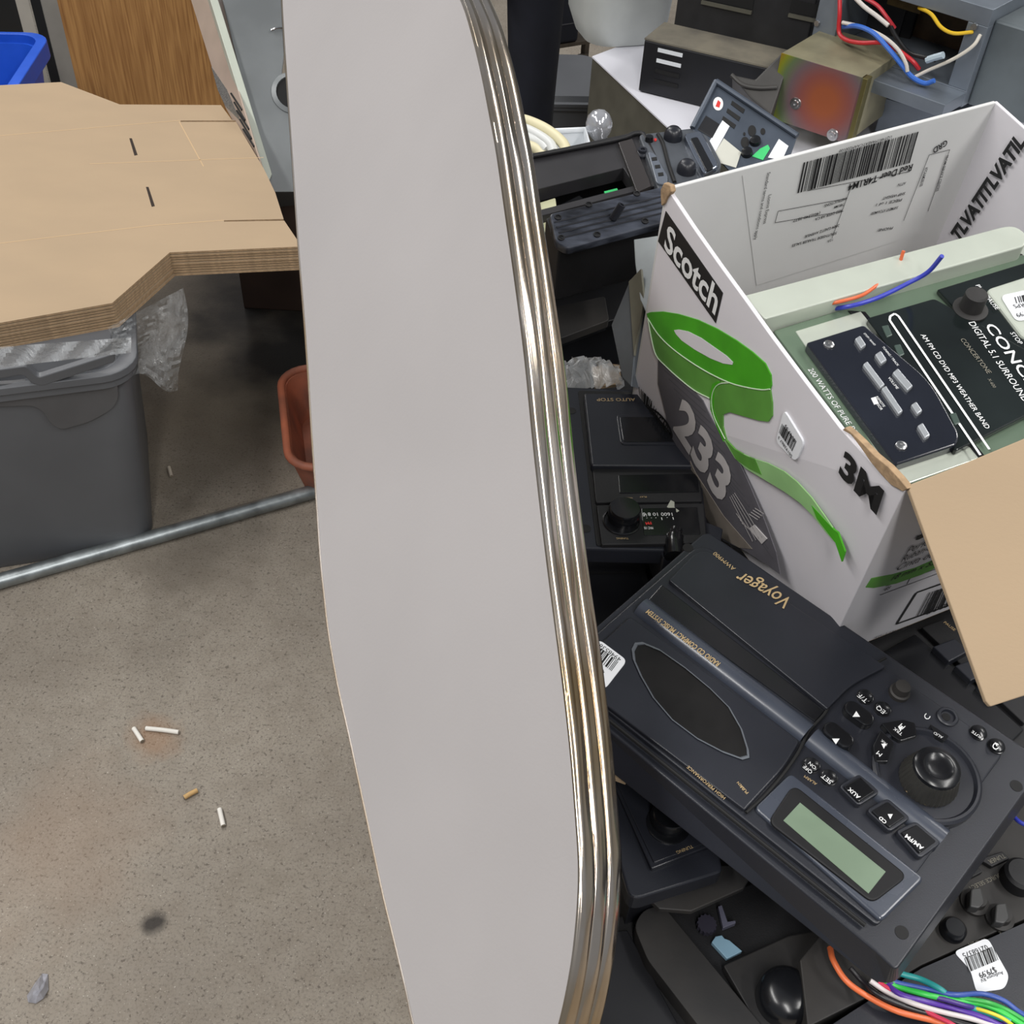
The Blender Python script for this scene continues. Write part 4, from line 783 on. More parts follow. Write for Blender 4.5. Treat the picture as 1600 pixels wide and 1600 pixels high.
# spring strip at its right
a3 = a+e*(L2+.03)+k*.12
spm = obj('coil_spring', MB().tube([a3+UPZ*(.10+.28*i/260)+V((math.cos(i*.9)*.012, math.sin(i*.9)*.012, 0)) for i in range(260)], .0018, 5, 1), STEEL); tag(spm, 'thin steel coil spring in the dark gap right of the vented casing', 'spring')
dkc = thing('steel_cabinet', 'black steel cabinet behind the open furnace and coil spring', 'cabinet', a3+k*.05)
obj('body', MB().box(a3+k*.05, e*.14, k*.25, UPZ*.5), DRK, dkc, .003); obj('door', MB().box(a3+k*.045+e*.02+UPZ*.02, e*.10, k*.005, UPZ*.46), BLK2, dkc, .001)
# rainbow zinc box
a, e, k, L, H_, pf = ubox((1200, 183), (1322, 224), T2+.05, 83, .2)
pf = Pl(a, -k)
zb = thing('zinc_plated_box', 'yellow iridescent zinc plated metal box behind the carton', 'metal box', a+e*L/2)
def rainbow():
    m = bpy.data.materials.new('iridescent_zinc'); m.use_nodes = True; N = m.node_tree.nodes; Lk = m.node_tree.links; b = N['Principled BSDF']
    tc = N.new('ShaderNodeTexCoord'); nn = N.new('ShaderNodeTexNoise'); nn.inputs['Scale'].default_value = 2.2; nn.inputs['Detail'].default_value = 2; Lk.new(tc.outputs['Object'], nn.inputs[0])
    gr = N.new('ShaderNodeTexGradient'); gr.gradient_type = 'SPHERICAL'; mp = N.new('ShaderNodeMapping'); mp.inputs['Location'].default_value = (-.15, 0, -.55); mp.inputs['Scale'].default_value = (8.5, 8.5, 8.5); Lk.new(tc.outputs['Object'], mp.inputs[0])
    c = (a+e*L*.62+UPZ*H_*.5)-(a+e*L/2); mp.inputs['Location'].default_value = (-c.x*8.5, -c.y*8.5, -c.z*8.5); Lk.new(mp.outputs[0], gr.inputs[0])
    ad = N.new('ShaderNodeMath'); ad.operation = 'MULTIPLY_ADD'; ad.inputs[1].default_value = .35; Lk.new(nn.outputs[0], ad.inputs[0]); Lk.new(gr.outputs['Fac'], ad.inputs[2])
    r = N.new('ShaderNodeValToRGB'); Lk.new(ad.outputs[0], r.inputs[0]); E_ = r.color_ramp.elements
    stp = [(.18, (160, 116, 36)), (.30, (140, 146, 40)), (.42, (104, 122, 84)), (.58, (120, 100, 104)), (.78, (146, 84, 76)), (.98, (164, 90, 56))]
    while len(E_) < len(stp): E_.new(.5)
    for i, (p, cc0) in enumerate(stp): E_[i].position = p; E_[i].color = (*lin(cc0), 1)
    Lk.new(r.outputs[0], b.inputs['Base Color']); b.inputs['Metallic'].default_value = .35; b.inputs['Roughness'].default_value = .45; return m
obj('body', MB().box(a+k*.002, e*L, k*.17, UPZ*H_), mat('dusty_zinc', (150, 144, 118), .5, .4, var=.15), zb, .001)
obj('front_plate', MB().box(a, e*L, k*.002, UPZ*H_), rainbow(), zb)
for u_, v_ in ((.30, .34), (.82, .06)): obj('screw', MB().lathe(a+e*L*u_+UPZ*H_*v_, -k, [(.011, 0), (.010, .002), (.007, .002), (.006, .005), (.002, .005), (.0001, .003)], 20), STEEL, zb, smooth=True)
obj('side_channel', MB().box(a+e*(L-.004)+UPZ*.004, e*.012, k*.02, UPZ*(H_-.004)), mat('brassy_zinc', (120, 112, 70), .4, .7), zb, .001)
gpc = thing('metal_cabinet', 'small grey sheet metal box between zinc box and furnace, behind the carton', 'metal box', Z(1400, 230, T2))
a2, e2_, k2, L_, H2, _p = ubox((1366, 205), (1440, 228), T2+.02, 152, .2); obj('body', MB().box(a2, e2_*L_*1.6, k2*.15, UPZ*H2), ZINC, gpc, .002)
obj('lid_lip', MB().box(a2+UPZ*H2-k2*.004, e2_*L_*1.6, k2*.004, -UPZ*.012), ZINC, gpc)
# furnace with open front and wires
a, e, k, L, H_, pf = ubox((1262, 84), (1502, 168), T2+.12, -62, .3)
fu = thing('furnace_unit', 'grey galvanised furnace casing, open front full of wires, upper right', 'furnace', a+e*L/2)
t_ = .004; Df = .34
obj('bottom_panel', MB().box(a, e*L, k*Df, UPZ*.028), ZINC, fu, .001)
obj('top_panel', MB().box(a+UPZ*(H_-.028), e*L, k*Df, UPZ*.028), ZINC, fu, .001)
obj('left_panel', MB().box(a+UPZ*.028, e*.045, k*Df, UPZ*(H_-.056)), ZINC, fu, .001)
obj('right_panel', MB().box(a+e*(L-.035)+UPZ*.028, e*.035, k*Df, UPZ*(H_-.056)), ZINC, fu, .001)
obj('back_panel', MB().box(a+k*(Df-.004), e*L, k*.004, UPZ*H_), DRK, fu)
obj('front_lip', MB().box(a-k*.075+UPZ*.004, e*L, k*.075, UPZ*.022), ZINC, fu, .001)
obj('side_casing', MB().box(a+e*L+k*.02, e*.16, k*(Df-.02), UPZ*(H_-.02)), mat('dull_galvanised', (110, 118, 122), .5, .5, var=.2, scale=8), fu, .004)
obj('blower_housing', MB().lathe(a+e*L*.55+k*.22+UPZ*H_*.5, k, [(.075, -.06), (.08, 0), (.07, .08), (.0001, .08)], 32), mat('rusty_brown_metal', (84, 66, 46), .6, .3, var=.4, scale=25), fu, smooth=True)
obj('control_block', MB().box(a+e*L*.22+k*.12+UPZ*.08, e*.07, k*.05, UPZ*.10), mat('tan_metal', (120, 100, 62), .6, .2, var=.4, scale=30), fu, .002)
for x_, z_ in ((.018, .75), (.018, .35), (.93, .8), (.3, .06)): obj('screw', MB().lathe(a+e*L*x_+UPZ*H_*z_-k*.0005, -k, [(.006, 0), (.005, .003), (.0001, .003)], 16), STEEL, fu, smooth=True)
def fw(pts, off=.0): 
    pl_ = Pl(a-k*.01, -k); return [pl_.at(x, y, off+o__) for x, y, o__ in pts]
for nm, rgb, pts, r in (('red', (190, 40, 48), [(1312, -10, 0), (1312, 20, .01), (1311, 50, .01), (1322, 62, .02), (1345, 67, .03), (1380, 67, .03), (1402, 78, .03), (1425, 95, .03), (1436, 108, .02)], .0042),
    ('white', (214, 208, 202), [(1330, -10, 0), (1350, 10, .01), (1370, 25, .01), (1388, 40, .01)], .0042), ('crimson', (190, 50, 60), [(1345, -6, 0), (1370, 8, -.01), (1385, 26, -.01), (1398, 44, -.02)], .0038),
    ('blue', (60, 110, 200), [(1318, 42, .0), (1340, 41, .02), (1365, 52, .03), (1390, 78, .04), (1408, 100, .04), (1425, 120, .035), (1445, 130, .03), (1460, 126, .03)], .0046),
    ('light', (206, 200, 192), [(1316, 35, .01), (1345, 42, .01), (1378, 56, .03), (1402, 76, .04), (1415, 98, .04), (1418, 112, .04)], .0036),
    ('black', (24, 24, 26), [(1392, 42, .0), (1402, 60, .01), (1420, 82, .015), (1445, 90, .02), (1462, 94, .02)], .0040),
    ('yellow', (220, 180, 40), [(1436, 12, -.02), (1455, 22, 0), (1470, 42, .01), (1490, 52, .01), (1520, 50, -.01)], .0034),
    ('ivory', (206, 200, 188), [(1426, 122, .03), (1450, 110, .02), (1490, 92, .01), (1520, 72, 0), (1532, 54, -.01)], .0034)):
    w_ = obj('wire', MB().tube(fw(pts), r*.9, 8), mat(nm+'_furnace_wire', rgb, .4), fu, smooth=True); w_['label'] = nm+' wire'
obj('wire_connector', MB().tube(fw([(1448, 94, .02), (1460, 90, .02), (1474, 86, .02)]), .006, 8, 1), mat('clear_connector', (180, 196, 206), .3), fu)
# slate control panel leaning
CPL = Pl(P(1165, 190, 1.50), (-.18, -.45, .87))
cpn = thing('control_panel', 'slate blue metal control panel with slots and round holes, leaning behind the carton', 'control panel', CPL.at(1165, 220, -.05))
SLT = mat('slate_blue_metal', (72, 80, 92), .45, .3, var=.12, scale=25)
slabo('plate', CPL, rnd([(1119, 127), (1246, 212), (1228, 262), (1170, 300), (1080, 200)], [3, 4, 3, 3, 4]), -.004, 0, SLT, cpn, .0006)
obj('edge_lip', MB().tube([CPL.at(1119, 127, .003), CPL.at(1246, 212, .003)], .004, 8, 1), SLT, cpn); obj('edge_lip', MB().tube([CPL.at(1119, 127, .002), CPL.at(1082, 200, .002)], .004, 8, 1), SLT, cpn)
for i in range(3):
    x, y = 1144-7*i, 157+12*i; slabo('slot', CPL, [(x, y), (x+20, y+14), (x+17, y+20), (x-2, y+6)], -.001, .0008, DRK, cpn, 0)
for x, y, r in ((1175, 204, 8.5), (1164, 222, 8.5), (1192, 205, 5), (1163, 209, 2.6)): slabo('round_hole', CPL, circ(x, y, r*.75, 20, r), -.001, .0009, DRK, cpn, 0)
for x, y in ((1180, 222), (1167, 240)): knob('switch_knob', CPL, x, y, [(.008, 0), (.007, .006), (.0001, .008)], GLS, cpn)
slabo('keypad', CPL, [(1103, 180), (1125, 194), (1113, 216), (1090, 202)], 0, .0012, BMET, cpn)
rs = slabo('round_sticker', CPL, circ(1122, 162, 8, 20, 10.5), 0, .0010, WHT, cpn, 0); slabo('red_emblem', CPL, [(1122, 156), (1126, 160), (1124, 168), (1118, 166)], .001, .0014, RED, rs, 0)
slabo('paper_strip', CPL, [(1129, 188), (1140, 197), (1115, 242), (1105, 226)], 0, .001, LBL, cpn, 0)
slabo('paper_label', CPL, [(1131, 216), (1158, 238), (1150, 262), (1110, 250)], 0, .001, mat('printed_paper', (196, 196, 186), .6, var=.04), cpn, 0)
slabo('green_tape', CPL, [(1188, 232), (1200, 226), (1203, 232), (1192, 250), (1175, 244)], 0, .0012, MT['green_masking_tape'], cpn, 0)
slabo('paper_label', CPL, [(1217, 217), (1232, 228), (1222, 250), (1200, 246)], 0, .001, LBL, cpn, 0)
# black plastic shroud between
SHP = Pl(P(1190, 120, 1.92), (-.2, -.7, .7))
sr = thing('plastic_shroud', 'dark grey plastic shroud between the vented casing and zinc box', 'shroud', SHP.at(1190, 150, -.03))
slabo('shroud_body', SHP, [(1143, 116), (1180, 124), (1225, 79), (1236, 88), (1205, 180), (1172, 152)], -.06, 0, mat('dark_grey_plastic', (62, 60, 58), .5, var=.15), sr, .003)
obj('rim', MB().tube([SHP.at(*p, .003) for p in ((1143, 117), (1160, 132), (1185, 137), (1214, 136))], .004, 8), MT['dark_grey_plastic'], sr, smooth=True)
# ================================================================ PERSON in dark trousers
def skin(name, pts, edges, rad, m, sub=2):
    me = bpy.data.meshes.new(name); me.from_pydata(pts, edges, []); o = bpy.data.objects.new(name, me); COL.objects.link(o)
    s = o.modifiers.new('s', 'SKIN'); s.use_smooth_shade = True
    for i, r in enumerate(rad): me.skin_vertices[0].data[i].radius = (r, r) if not isinstance(r, tuple) else r
    me.skin_vertices[0].data[0].use_root = True
    u = o.modifiers.new('u', 'SUBSURF'); u.levels = sub; u.render_levels = sub
    dg = bpy.context.evaluated_depsgraph_get(); m2 = bpy.data.meshes.new_from_object(o.evaluated_get(dg)); bpy.data.objects.remove(o)
    mb = MB(); mb.add([v.co.copy() for v in m2.vertices], [tuple(p.vertices) for p in m2.polygons]); bpy.data.meshes.remove(m2); return mb
_p = P(833, 110, 2.62); px = V((_p.x, _p.y, 0)); hx = px+V((-.10, .05, 0))
JEAN = mat('dark_navy_cloth', (26, 28, 38), .9, var=.2, scale=14, bump=.5, bscale=30)
pts = [hx+V((0, 0, .96)), px+V((-.005, 0, .90)), px+V((0, -.02, .50)), px+V((.0, .02, .10)), px+V((-.20, .04, .90)), px+V((-.22, .05, .50)), px+V((-.23, .09, .10)),
       hx+V((0, 0, 1.12)), hx+V((0, .0, 1.32)), hx+V((0, .0, 1.45)), hx+V((0, 0, 1.54)), hx+V((0, -.02, 1.62)), hx+V((0, -.02, 1.72)), hx+V((.19, 0, 1.41)), hx+V((.24, .03, 1.14)), hx+V((.25, -.05, .90)), hx+V((-.19, 0, 1.41)), hx+V((-.24, .03, 1.14)), hx+V((-.25, -.05, .90)),
       px+V((.0, -.10, .04)), px+V((-.23, -.04, .04))]
ed = [(0, 1), (1, 2), (2, 3), (0, 4), (4, 5), (5, 6), (0, 7), (7, 8), (8, 9), (9, 10), (10, 11), (11, 12), (9, 13), (13, 14), (14, 15), (9, 16), (16, 17), (17, 18), (3, 19), (6, 20)]
rad = [(.135, .11), .072, .052, .045, .072, .052, .050, (.14, .11), (.16, .12), (.12, .09), .055, .08, .07, .06, .048, .038, .06, .048, .038, .04, .04]
pe = obj('person', skin('body', pts, ed, rad, JEAN), mat('person_skin', (176, 130, 104), .6, var=.05), smooth=True)
tag(pe, 'person standing beyond the table, seen only as a dark trouser leg', 'person')
lg = [V((v.x, v.y, v.z)) for v in pts]
tm_ = skin('trousers', [lg[0], lg[1], lg[2], lg[3]+V((0, -.01, -.02)), lg[4], lg[5], lg[6]+V((0, -.01, -.02))], [(0, 1), (1, 2), (2, 3), (0, 4), (4, 5), (5, 6)], [(.150, .125), .082, .060, .056, .082, .060, .056], JEAN)
obj('trousers', tm_, JEAN, pe, smooth=True)
tm_ = skin('jacket', [lg[7], lg[8], lg[9], lg[13], lg[14], lg[15]+V((0, 0, .02)), lg[16], lg[17], lg[18]+V((0, 0, .02)), lg[0]], [(0, 1), (1, 2), (2, 3), (3, 4), (4, 5), (2, 6), (6, 7), (7, 8), (0, 9)], [(.16, .13), (.18, .14), (.135, .105), .075, .062, .05, .075, .062, .05, (.17, .14)], JEAN)
obj('jacket', tm_, mat('black_jacket_cloth', (28, 28, 30), .9, var=.1), pe, smooth=True)
hd = MB().lathe(hx+V((0, .0, 1.62)), (0, 0, 1), [(.088, 0), (.098, .06), (.085, .115), (.05, .145), (.0001, .152)], 24); obj('hair', hd, mat('dark_hair', (40, 32, 26), .8), pe, smooth=True)
shm = MB()
for f_ in (19, 20):
    c = pts[f_]; rr = []
    for z_, s_ in ((.0, 1), (.03, 1), (.07, .8), (.10, .5)):
        rr.append([V((c.x+math.cos(t)*.052*s_, c.y+.03+math.sin(t)*.14*s_+(.06*(1-s_)), z_)) for t in (2*math.pi*i/20 for i in range(20))])
    obj('shoe', MB().loft(rr), BLK2, pe, smooth=True)
# black bag behind, and brown clutter, tote
bg = thing('soft_bag', 'black fabric bag with stitched seam behind the trouser leg', 'bag', Z(890, 110, .16))
a, e, k, L, H_, pf = ubox((866, 72), (904, 66), .30, -60, .3)
obj('bag_body', MB().box(a, e*L, k*.16, UPZ*.40), JEAN, bg, .012, seg=4); obj('stitching', MB().box(a-k*.001+UPZ*.06, e*L, k*.001, UPZ*.003), GINK, bg)
e = e*.6
bc = thing('metal_stand', 'brown metal stand with dusty parts beyond the grey tote', 'stand', V((a.x+.08, a.y+.1, 0)))
RB = mat('dusty_brown_metal', (92, 82, 70), .7, .2, rgb2=(48, 42, 36), var=.3, scale=14)
obj('stand_top', MB().box(a-UPZ*.01, e*.22, k*.22, UPZ*.01), RB, bc)
for x0 in (.0, .19):
    for y0 in (0, .19): obj('leg', MB().box(V((a.x, a.y, 0))+e*x0+k*y0, e*.025, k*.025, UPZ*(a.z-.01)), RB, bc)
for i in range(3): obj('pipe', MB().tube([V((a.x, a.y, .02))+e*(.03+.05*i)-k*.02, V((a.x, a.y, .14))+e*(.05+.06*i)-k*.03, V((a.x, a.y, .26))+e*(.04+.07*i)], .018, 10), RB, bc, smooth=True)
# ================================================================ TOTES
def tote(label, c, w, d, h, rot_, cat='storage tote'):
    t = thing('storage_tote', label, cat, c)
    rings = [rrect(c, w*.84, d*.82, .045, .0, rot_), rrect(c, w*.86, d*.84, .05, .012, rot_), rrect(c, w*.96, d*.95, .05, h*.86, rot_), rrect(c, w*.962, d*.952, .05, h*.9, rot_)]
    inner = [rrect(c, w*.94, d*.93, .05, h*.9, rot_), rrect(c, w*.83, d*.81, .045, .02, rot_)]
    obj('tote_body', MB().loft(rings+inner), TOTE, t, .001, smooth=True)
    obj('rim', MB().loft([rrect(c, w*.965, d*.955, .05, h*.885, rot_), rrect(c, w*1.0, d*1.0, .055, h*.89, rot_), rrect(c, w*1.0, d*1.0, .055, h*.93, rot_), rrect(c, w*.95, d*.94, .05, h*.93, rot_), rrect(c, w*.95, d*.94, .05, h*.885, rot_)], cap=False), TOTE, t, .0015, smooth=True)
    obj('lid', MB().loft([rrect(c, w*1.02, d*1.02, .06, h*.925, rot_), rrect(c, w*1.02, d*1.02, .06, h*.955, rot_), rrect(c, w*.99, d*.98, .055, h*.962, rot_), rrect(c, w*.94, d*.92, .05, h*.95, rot_), rrect(c, w*.90, d*.88, .05, h*1.0, rot_)]), TOTE, t, .001, smooth=True)
    return t
ang = math.atan2(.084, .263); ex = V((math.cos(ang), math.sin(ang), 0)); ey = V((-math.sin(ang), math.cos(ang), 0))
tw_, td_, thh = .66, .46, .475
fr = Z(236, 850, 0)   # front right foot of the tote
c_t = fr-ex*(tw_*.84/2)+ey*(td_*.82/2)+V((.0, 0, 0)); c_t.z = 0
tt = tote('grey plastic storage tote on the floor under the stack of flat cardboard', c_t, tw_, td_, thh, ang)
# moulded panels on the tote front
fb = c_t-ey*(td_*.84/2)+V((0, 0, .012)); ft = c_t-ey*(td_*.95/2)+V((0, 0, thh*.86)); fn = ex.cross(ft-fb).normalized()
TF = Pl(fb, fn); 
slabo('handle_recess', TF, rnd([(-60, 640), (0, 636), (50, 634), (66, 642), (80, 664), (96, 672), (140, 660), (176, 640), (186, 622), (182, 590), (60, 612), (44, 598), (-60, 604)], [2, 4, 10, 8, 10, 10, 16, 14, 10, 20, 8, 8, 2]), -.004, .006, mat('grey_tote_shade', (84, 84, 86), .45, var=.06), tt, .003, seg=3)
slabo('handle_lip', TF, rnd([(-60, 598), (0, 592), (36, 586), (50, 600), (66, 604), (180, 566), (180, 552), (60, 590), (40, 572), (-60, 586)], 5), 0, .014, TOTE, tt, .003, seg=3)
# ---- stack of flat cardboard
ZS = .475; NS = 9; TS = .0058
outl = [(-260, 165), (0, 132), (95, 127), (187, 162), (345, 163), (362, 186), (368, 187.2), (282, 187.2), (282, 189.2), (369, 189.2), (388, 222), (412, 262), (430, 300), (443, 341), (350, 343), (350, 345), (444, 343.5), (466, 376), (468, 384), (265, 393), (175, 472), (0, 503), (-260, 552)]
top_z = ZS+NS*TS
slot1 = [(202, 216), (206, 216), (215, 242), (210, 243)]; slot2 = [(228, 292), (232, 292), (242, 322), (237, 323)]
def sheet(z, jx, jy, holes):
    pl_ = ZP(top_z); base = [pl_.at(x, y)+V((jx, jy, 0)) for x, y in outl]
    t = [V((p.x, p.y, z+TS*.70)) for p in base]; b = [V((p.x, p.y, z)) for p in base]
    m = MB().loft([b, t])
    return m
src = None
for i in range(NS):
    z = ZS+i*TS; g = random.Random(i); jx, jy = (0, 0) if i == NS-1 else (g.uniform(-.0015, .0015), g.uniform(-.0015, .0012))
    o = obj('cardboard_sheet', sheet(z, jx, jy, True), CARD)
    o.data.materials.append(CARDE)
    for p in o.data.polygons:
        if abs(p.normal.z) < .5: p.material_index = 1
    lab_ = 'flat brown box blank with slits, topmost of the stack on the grey tote' if i == NS-1 else 'flat brown box blank lying under the top sheet in the stack on the tote'
    if i == 0: lab_ = 'flat brown box blank, lowest of the stack on the grey tote'
    tag(o, lab_, 'cardboard', 'flat cardboard blanks stacked on the grey tote')
    if i == NS-1:
        pt = ZP(z+TS*.70)
        for s_ in (slot1, slot2):
            mb = MB().slab(pt, s_, -.0002, .0003); obj('cut_slot', mb, mat('dark_cut', (38, 26, 18), .9), o)
        for a_, b_ in (((0, 212), (187, 196)), ((187, 196), (282, 188)), ((0, 380), (240, 352)), ((240, 352), (350, 344)), ((140, 256), (412, 246)), ((280, 190), (318, 260))):
            mb = lines(MB(), pt, [(a_, b_)], .0022, .0002); obj('crease', mb, mat('pressed_crease', (184, 156, 120), .85), o)
# film under the stack hanging at the tote corner
fc = Z(225, 520, .47)
def hang(u, v, r):
    # u across, v down
    x = 168+u*118+8*math.sin(v*5); y = 512-u*62+v*(70+u*85+10*math.sin(u*9)); dp_ = depth(fc)-.02-.03*math.sin(u*6+v*4)+r.uniform(-.006, .006)
    return P(x, y, dp_)
film('plastic_film', 'clear plastic film hanging from under the cardboard stack at the tote corner', hang, 26, 26, cat='plastic film', seed=2, alpha=.16)
def lidf(u, v, r):
    p = TF.at(-40+u*245, 545-18*u+v*(34-10*u), .030+.006*math.sin(u*30+v*4)+r.uniform(-.002, .002)); return p+V((0, 0, 0))
film('plastic_film', 'crinkled shiny plastic film lying over the front rim of the grey tote', lidf, 60, 6, cat='plastic film', seed=5, alpha=.4)
# ================================================================ FLOOR THINGS
pd = (Z(490, 768, .016)-Z(0, 908, .016)).normalized(); p0 = Z(0, 908, .016)
pipe = thing('steel_pipe', 'galvanised steel pipe on the floor in front of the grey tote', 'pipe', V((p0.x, p0.y, 0)))
obj('tube', MB().tube([p0-pd*.8, p0+pd*.5, p0+pd*1.02], .0155, 28, 1), mat('galvanised_pipe', (150, 156, 158), .35, .8, var=.25, scale=30, bump=.2), pipe, smooth=True)
ob = thing('plastic_bin', 'dirty orange plastic tray behind the grey table top', 'bin', Z(500, 700, 0))
ORG = mat('dirty_orange_plastic', (170, 96, 68), .6, rgb2=(96, 66, 56), var=.2, scale=9)
oc = Z(548, 705, .0); oc.z = 0
obj('tray_body', MB().loft([rrect(oc, .22, .28, .05, .0, .25), rrect(oc, .27, .34, .06, .11, .25), rrect(oc, .25, .32, .055, .11, .25), rrect(oc, .20, .26, .05, .012, .25)]), ORG, ob, smooth=True)
obj('rim', MB().tube([p for p in rrect(oc, .27, .34, .06, .112, .25)]+[rrect(oc, .27, .34, .06, .112, .25)[0]], .009, 10, 1), ORG, ob, smooth=True)
BUTT = mat('cigarette_paper', (226, 222, 214), .8, var=.05, scale=60); FILT = mat('filter_tan', (196, 160, 108), .8, var=.1, scale=80)
def butt(x0, y0, x1, y1, label, m=BUTT, flat=1.0):
    a = Z(x0, y0, .004); b = Z(x1, y1, .004); t = thing('cigarette_butt', label, 'cigarette butt', (a+b)/2-V((0, 0, .004)), 'cigarette butts on the concrete floor')
    mid = lerp2((x0, y0), (x1, y1), .5); mm = (a+b)/2
    obj('paper', MB().tube([a, lp(a, b, .5)+V((0, 0, .001)), b], .0040, 12, 4), m, t, smooth=True)
    obj('burnt_end', MB().tube([a-(b-a).normalized()*.0015, a], .0034, 10, 1), mat('ash_end', (120, 110, 96), .9), t)
butt(228, 1138, 279, 1144, 'longest white cigarette butt, the one with tobacco crumbs')
butt(222, 1158, 209, 1138, 'short white cigarette butt left of the longest one')
butt(288, 1246, 308, 1235, 'short tan filter lying right of the others', FILT)
butt(349, 1290, 343, 1264, 'upright white cigarette stub nearest the grey table top')
butt(268, 744, 264, 730, 'small pale cigarette end on the floor right of the grey tote', mat('dull_paper', (180, 170, 156), .8))
wrn = random.Random(9)
wc = Z(62, 1545, 0)
wm = MB(); gp = [(44, 1566), (42, 1556), (56, 1534), (66, 1521), (75, 1522), (76, 1546), (68, 1560), (56, 1568)]
ctr_ = Z(61, 1546, .018); rg_ = [Z(x, y, .002) for x, y in gp]
wm.add(rg_+[lp(p, ctr_, .5)+V((0, 0, wrn.uniform(0, .008))) for p in rg_]+[ctr_], [(i, (i+1) % 8, 8+(i+1) % 8, 8+i) for i in range(8)]+[(8+i, 8+(i+1) % 8, 16) for i in range(8)]+[tuple(reversed(range(8)))])
wo = obj('candy_wrapper', wm, mat('dull_foil', (168, 168, 176), .35, .3, var=.2, scale=60)); tag(wo, 'small crumpled silver wrapper on the floor, bottom left', 'wrapper')
gt_ = obj('floor_tape', MB().slab(ZP(.002), [(908, 181), (946, 163), (947, 167), (910, 186)], -.001, 0), mat('bright_green_tape', (90, 190, 60), .5)); tag(gt_, 'strip of bright green tape on the floor beyond the radio pile', 'tape')
ct2 = Z(905, 205, 0); ct2.z = 0
t2t = tote('grey lidded tote on the floor beyond the radio pile, beside the trouser leg', V((Z(856, 120, .33).x, Z(856, 120, .33).y+.02, 0)), .34, .34, .33, .1)
# ================================================================ BACK LEFT
def vplane(px_, py_, z, rot_):  # vertical plane through a floor point
    p = Z(px_, py_, z); return Pl(p, (math.sin(rot_), -math.cos(rot_), 0))
y0 = 3.35
VP_ = Pl((-.8, y0, 0), (.12, -1, 0))
def drop(pl, x, y): # straight down to floor
    p = pl.at(x, y); return V((p.x, p.y, 0))
def upr(name, pts_top, th, m, par, zt):
    b = [drop(VP_, x, y) for x, y in pts_top]; dirn = VP_.n*-1
    d_ = (b[1]-b[0]); 
    return obj(name, MB().box(b[0], d_, dirn*th, V((0, 0, zt))), m, par, .001)
def woodm():
    m = bpy.data.materials.new('oak_veneer'); m.use_nodes = True; N = m.node_tree.nodes; Lk = m.node_tree.links; b = N['Principled BSDF']
    tc = N.new('ShaderNodeTexCoord'); mp = N.new('ShaderNodeMapping'); mp.inputs['Scale'].default_value = (9, 9, .9); Lk.new(tc.outputs['Object'], mp.inputs[0])
    nn = N.new('ShaderNodeTexNoise'); nn.inputs['Scale'].default_value = 1.6; nn.inputs['Detail'].default_value = 3; Lk.new(mp.outputs[0], nn.inputs[0])
    wv = N.new('ShaderNodeMath'); wv.operation = 'MULTIPLY'; wv.inputs[1].default_value = 60; Lk.new(nn.outputs[0], wv.inputs[0]); sn = N.new('ShaderNodeMath'); sn.operation = 'SINE'; Lk.new(wv.outputs[0], sn.inputs[0])
    mp2 = N.new('ShaderNodeMapping'); mp2.inputs['Scale'].default_value = (90, 90, 2.5); Lk.new(tc.outputs['Object'], mp2.inputs[0]); n2 = N.new('ShaderNodeTexNoise'); n2.inputs['Scale'].default_value = 2; n2.inputs['Detail'].default_value = 6; Lk.new(mp2.outputs[0], n2.inputs[0])
    ad = N.new('ShaderNodeMath'); ad.operation = 'MULTIPLY_ADD'; ad.inputs[1].default_value = .05; Lk.new(sn.outputs[0], ad.inputs[0]); Lk.new(n2.outputs[0], ad.inputs[2])
    r = N.new('ShaderNodeValToRGB'); Lk.new(ad.outputs[0], r.inputs[0]); r.color_ramp.elements[0].position = .32; r.color_ramp.elements[0].color = (*lin((146, 102, 58)), 1); r.color_ramp.elements[1].position = .66; r.color_ramp.elements[1].color = (*lin((184, 138, 84)), 1)
    Lk.new(r.outputs[0], b.inputs['Base Color']); b.inputs['Roughness'].default_value = .45; return m
wdp = thing('wood_panel', 'oak veneered panel standing behind the cardboard stack', 'panel', drop(VP_, 230, 80))
upr('panel', [(117, 120), (360, 120)], .03, woodm(), wdp, 1.25)
ms = thing('door_frame', 'pale grey frame strips with black gap left of the oak panel', 'frame', drop(VP_, 90, 60))
PG = mat('warm_grey_paint', (176, 170, 158), .5, var=.04); PG2 = mat('mid_grey_paint', (140, 136, 128), .5, var=.04)
upr('pale_post', [(55, 120), (78, 120)], .04, PG, ms, 1.25); upr('rebate', [(74, 120), (94, 120)], .03, DRK, ms, 1.25); upr('grey_post', [(92, 120), (118, 120)], .035, PG2, ms, 1.25)
# dark heap far left
tpn = Z(-10, 150, 0); 
dh = obj('black_tarp', MB().loft([[V((tpn.x-.45+.95*u_/12, 4.0-.25*s_, (.9-.25*(u_ % 3)*.3)*t_)) for u_ in range(13)]+[V((tpn.x+.5-.95*u_/12, 4.5, (.9)*t_)) for u_ in range(13)] for t_, s_ in ((0, 1), (.5, .8), (.9, .3), (1, 0))]), mat('wrinkled_black_plastic', (20, 20, 20), .3, bump=1.0, bscale=14), smooth=True); tag(dh, 'heap of wrinkled black plastic behind the blue bin', 'tarp')
bb_ = thing('plastic_bin', 'bright blue plastic bin at the far left behind the cardboard', 'bin', V((Z(-92, 98, .42).x, Z(-92, 98, .42).y, 0)))
BLU = mat('blue_plastic', (30, 84, 196), .4, var=.05); bcn = Z(-92, 98, .42); hb = .42
obj('bin_body', MB().loft([rrect(bcn, .34, .30, .05, 0.0, .1), rrect(bcn, .42, .40, .06, hb-.02, .1), rrect(bcn, .40, .38, .06, hb-.02, .1), rrect(bcn, .32, .28, .05, .02, .1)]), BLU, bb_, smooth=True)
